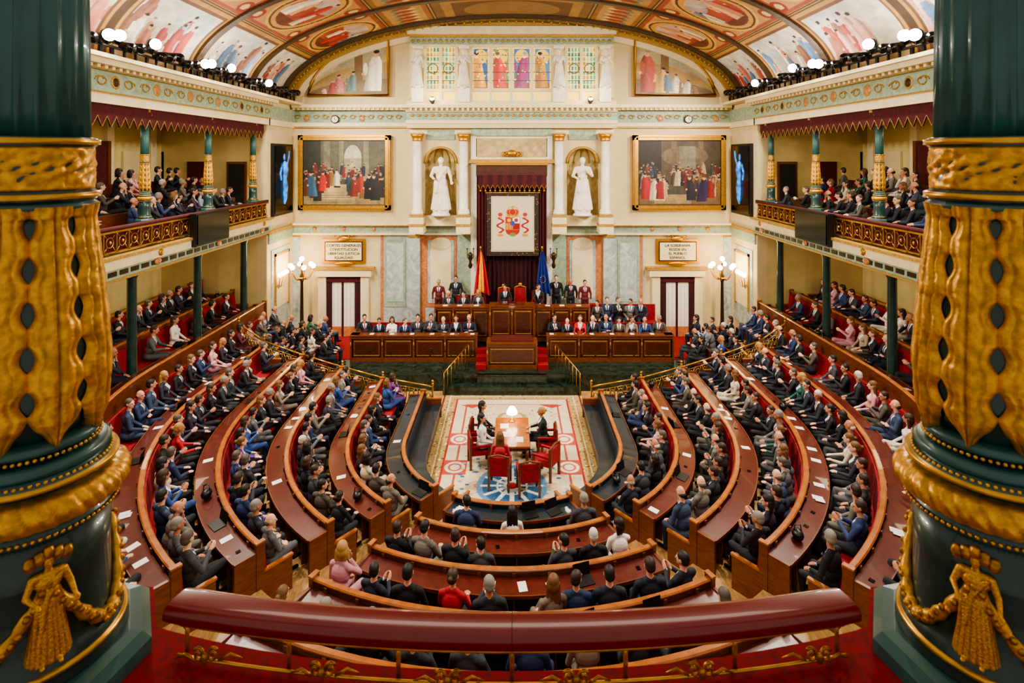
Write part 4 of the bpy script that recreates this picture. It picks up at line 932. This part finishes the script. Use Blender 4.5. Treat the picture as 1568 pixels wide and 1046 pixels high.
# ================================================================= COLUMNS (cast-iron, gilded)
def column_mesh():
    b=MB()
    def flute(a,z): return 1-.10*abs(math.sin(9*a))**.6
    b.lathe([(.160,8.86),(.158,9.2),(.150,9.66)],(0,0,0),greenC,108,rf=flute)
    b.lathe([(.160,8.64),(.178,8.65),(.178,8.675),(.167,8.685),(.165,8.83),(.178,8.84),(.178,8.865),(.160,8.87)],(0,0,0),greenD,40)
    zz=np.linspace(8.687,8.833,16)
    def band(a,z):
        w=(z-8.687)/.146; e_=math.sin(w*math.pi)
        return 1+e_*(.03*math.sin(10*a+5*math.sin(w*6.28))+.022*math.sin(23*a-9*w)*math.sin(w*9))
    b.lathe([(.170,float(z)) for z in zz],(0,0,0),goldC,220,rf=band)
    for z in (8.665,8.853): b.lathe([(.172,z-.012),(.188,z-.008),(.188,z+.008),(.172,z+.012)],(0,0,0),goldS,48)
    b.lathe([(.155,9.66),(.175,9.68),(.16,9.7),(.165,9.8),(.2,9.95),(.26,10.04)],(0,0,0),goldP,48,rf=lambda a,z:1+.07*math.cos(8*a)*(z-9.6)*3)
    for i in range(8):
        a=i*math.pi/4
        for r,z in ((.19,9.8),(.24,9.96)): b.sph((r*math.cos(a+.39*(z<9.9)),r*math.sin(a+.39*(z<9.9)),z),(.045,.045,.06),gold,8)
    b.box(-.26,.26,-.26,.26,10.03,10.1,goldP)
    vp=[(.125,7.80),(.145,7.84),(.180,7.92),(.196,8.02),(.190,8.15),(.172,8.35),(.150,8.55),(.142,8.645)]
    b.lathe(vp,(0,0,0),greenD,48)
    zs=[p[1] for p in vp]; rs=[p[0] for p in vp]
    N=8; nu,nv=25,150
    for k in range(N):
        a0=2*math.pi*k/N; vs=[];fs=[]
        for j in range(nv+1):
            v=j/nv; z=8.632-v*.80; rb=float(np.interp(z,zs,rs))
            env=min(1,(1-v)*7)**.6
            ph=(v*5.6+.55)%1
            c_=math.cos(2*math.pi*ph)
            lobe=1.0-.27*(max(0,(c_+.35)/1.35)**.8)
            if v<.05: lobe=1.0
            w=math.pi/N*1.03*lobe*env
            for i in range(nu):
                u=-1+2*i/(nu-1); au=abs(u)
                rr=rb+.004+.034*(1-au**2.2)**.7
                rr-=.009*math.exp(-(u/.10)**2)
                rr-=.006*math.exp(-((au-.55)/.10)**2)
                rr+=.006*max(0,-c_)*au**2
                if v>.80: rr+=.026*((v-.80)/.20)**1.3*(1-.6*au)
                if v<.06: rr+=.014*(1-v/.06)*(1-.4*au)
                vs.append((rr*math.cos(a0+u*w),rr*math.sin(a0+u*w),z))
        for j in range(nv):
            for i in range(nu-1): o=j*nu+i; fs.append((o,o+nu,o+nu+1,o+1))
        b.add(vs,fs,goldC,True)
    b.lathe([(.145,8.615),(.178,8.622),(.182,8.635),(.155,8.65)],(0,0,0),greenC,40)
    b.lathe([(.14,7.80),(.185,7.815),(.195,7.83),(.185,7.845),(.16,7.85)],(0,0,0),greenC,48)
    b.lathe([(.15,7.785),(.205,7.79),(.222,7.77),(.205,7.75),(.2,7.745),(.225,7.74),(.237,7.725),(.225,7.71),(.2,7.70),(.21,7.59),(.235,7.575),(.235,7.56),(.22,7.55)],(0,0,0),greenC,56)
    for (r,z,n_,s_) in ((.19,7.808,64,.0075),(.222,7.742,72,.0078),(.242,7.572,80,.0078)):
        for i in range(n_): a=2*math.pi*i/n_; b.sph((r*math.cos(a),r*math.sin(a),z),s_,goldS,6)
    b.lathe([(.215,7.718),(.245,7.72),(.245,7.732),(.215,7.735)],(0,0,0),goldS,48)
    tp=[(.232+.046*math.sin(t),7.645+.048*math.cos(t)) for t in np.linspace(math.pi,0,17)]
    def tor(a,z):
        w=(z-7.645)/.048; return 1+.03*abs(math.sin(11*a+w*1.1))**.7+.01*math.sin(44*a+w*4)-.02
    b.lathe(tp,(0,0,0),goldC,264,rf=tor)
    b.lathe([(.27,7.08),(.275,7.1),(.255,7.125),(.262,7.145),(.235,7.17),(.222,7.2),(.218,7.4),(.222,7.56)],(0,0,0),greenD,48)
    b.lathe([(.262,7.125),(.272,7.13),(.272,7.14),(.262,7.147)],(0,0,0),goldS,48)
    b.lathe([(.37,7.002),(.37,7.05),(.34,7.08),(.30,7.09)],(0,0,0),greenC,8,smooth=False)
    return b.mesh('gilded_column')
cm=column_mesh()
for s in (-1,1):
    for y in (22.4,19.1,15.8,12.5,9.2):
        o=link(cm,'gilded_column',(s*10.2,y,0),.2,(.66,.66,1)); b=MB(); b.box(-.22,.22,-.22,.22,6.35,7.0,greenD); b.obj('pedestal_block',o)
    e=empty('gilded_column',(s*1.676,2.0,0)); link(cm,'column_shaft',(0,0,0),.2+(s>0)*.4,1,e)
    ga=st1.copy(); ga.materials.clear(); ga.materials.append(goldC)
    an=math.radians(-42) if s<0 else math.radians(180+42)
    link(ga,'gilded_figure',(.232*math.cos(an),.232*math.sin(an),7.18),an-math.pi/2,(.2,.2,.185),e)
    b=MB()
    for i,(a0,a1) in enumerate(((-150,-42),(-42,60)) if s<0 else ((-138,-30),(-240,-138))):
        pts=[];rr=[]
        for t in np.linspace(0,1,34):
            a=math.radians(a0+(a1-a0)*t); pts.append((.236*math.cos(a),.236*math.sin(a),7.42-.24*math.sin(t*math.pi))); rr.append(.014+.008*math.sin(t*math.pi)+.004*math.sin(t*60))
        b.tube(pts,rr,goldC,7)
        for j in range(26):
            t=j/25; a=math.radians(a0+(a1-a0)*t); b.sph((.252*math.cos(a),.252*math.sin(a),7.42-.24*math.sin(t*math.pi)+random.uniform(-.012,.012)),.012,gold,6)
    for j in range(5): b.sph((.24*math.cos(an+.1*(j-2)),.24*math.sin(an+.1*(j-2)),7.52-.01*abs(j-2)),(.018,.018,.025),gold,7)
    b.obj('garland',e)
# ================================================================= near ledge + padded rail
b=MB()
edge=[(-3.2,2.42),(-1.5,2.38),(-1.36,2.18)]+[(x,2.16-.17*(1-(x/1.3)**2)) for x in np.linspace(-1.3,1.3,15)]+[(1.36,2.18),(1.5,2.38),(3.2,2.42)]
b.polyZ([(-3.2,1.0),(3.2,1.0)]+edge[::-1],6.95,7.0,redC)
b.polyZ([(-3.2,1.0),(3.2,1.0)]+[(x,y-.08) for x,y in edge[::-1]],-.02,6.95,creamL)
b.obj('balcony_ledge')
b=MB(); vs=[];fs=[];n=41
prof=[]
for t in np.linspace(0,2*math.pi,25)[:-1]:
    c_,s_=math.cos(t),math.sin(t); prof.append((.064*math.copysign(abs(c_)**.6,c_),.034*math.copysign(abs(s_)**.75,s_)))
def railc(x): return 2.085-.125*(1-(x/1.26)**2)
for i in range(n):
    x=-1.225+2.45*i/(n-1); y=railc(x); k=1 if 0<i<n-1 else .93
    for (a,c_) in prof: vs.append((x+(a*.35 if x<0 else -a*.35)*(abs(x)/1.27)**8,y+a*k,7.165+c_*k))
m=len(prof)
for i in range(n-1):
    for j in range(m): j2=(j+1)%m; fs.append((i*m+j,i*m+j2,(i+1)*m+j2,(i+1)*m+j))
b.add(vs,fs,redP,True); b.add([vs[j] for j in range(m)],[tuple(range(m))],redP); b.add([vs[(n-1)*m+j] for j in range(m)],[tuple(range(m-1,-1,-1))],redP)
seam=[(0.0,railc(0)+a*1.01,7.165+c_*1.01) for a,c_ in prof]; b.tube(seam,.0012,redD,4,True)
b.obj('padded_handrail')
b=MB()
def yr(x): return railc(x)-.012
for h in (7.105,7.012): b.tube([(x,yr(x)-(.02 if h<7.05 else 0),h) for x in np.linspace(-1.2,1.2,31)],.006,goldS,6)
for x in np.linspace(-1.08,1.08,6):
    y=yr(x)-.005
    for q in (-1,1):
        b.tube([(x+q*(.025+.022*math.cos(t)*(1-t/12)),y-.03,7.045+.028*math.sin(t)*(1-t/12)) for t in np.linspace(math.pi*.2,math.pi*3,26)],.0055,gold,6)
        b.tube([(x+q*.04,y-.02,7.015),(x+q*.08,y-.015,7.035),(x+q*.12,y-.01,7.015)],[.006,.005,.003],gold,5)
    b.sph((x,y-.04,7.04),(.014,.01,.02),gold,8)
for x in np.linspace(-1.18,1.18,7): b.tube([(x,yr(x)+.01,7.0),(x,yr(x)+.01,7.13)],.008,goldS,6)
b.obj('gilded_railing_ironwork')
# ================================================================= LIGHTS / WORLD / CAMERA
W=bpy.data.worlds.new('World'); sc.world=W; W.use_nodes=True; bg=W.node_tree.nodes['Background']; bg.inputs[0].default_value=(1,.9,.78,1); bg.inputs[1].default_value=.55
def area(loc,tgt,sx,sy,e,col):  # added soft fill, out of frame overhead; stands for no actual hall fixture
    L=bpy.data.lights.new('added_fill_light','AREA'); L.shape='RECTANGLE'; L.size=sx; L.size_y=sy; L.energy=e; L.color=col
    o=bpy.data.objects.new('added_fill_light',L); sc.collection.objects.link(o); o.location=loc; o.rotation_euler=(Vector(tgt)-Vector(loc)).to_track_quat('-Z','Y').to_euler()
area((0,9,14.3),(0,16,0),9,4,560,(1,.9,.74)); area((0,3.5,13),(0,26,7),8,2,560,(1,.9,.74))
for s in (-1,1):
    for y in (11,15,19):
        for (x,z,e) in ((12,9.95,50),(12,5.7,34)):
            L=bpy.data.lights.new('gallery_lamp','AREA'); L.size=1.2; L.energy=e; L.color=(1,.82,.55); o=bpy.data.objects.new('gallery_lamp',L); sc.collection.objects.link(o); o.location=(s*x,y,z)
try: sc.view_settings.look='AgX - Medium High Contrast'
except Exception as ex: print('look',ex)
cam=bpy.data.cameras.new('camera'); co=bpy.data.objects.new('camera',cam); sc.collection.objects.link(co)
co.location=(0,0,ZC); co.rotation_euler=(math.pi/2,0,0); cam.lens=20; cam.sensor_width=36; cam.shift_y=-(523-HY)/1568.; cam.clip_start=.05
cam.dof.use_dof=True; cam.dof.focus_distance=16; cam.dof.aperture_fstop=4
sc.camera=co
print('faces',sum(len(m.polygons) for m in bpy.data.meshes),'objs',len(bpy.data.objects))
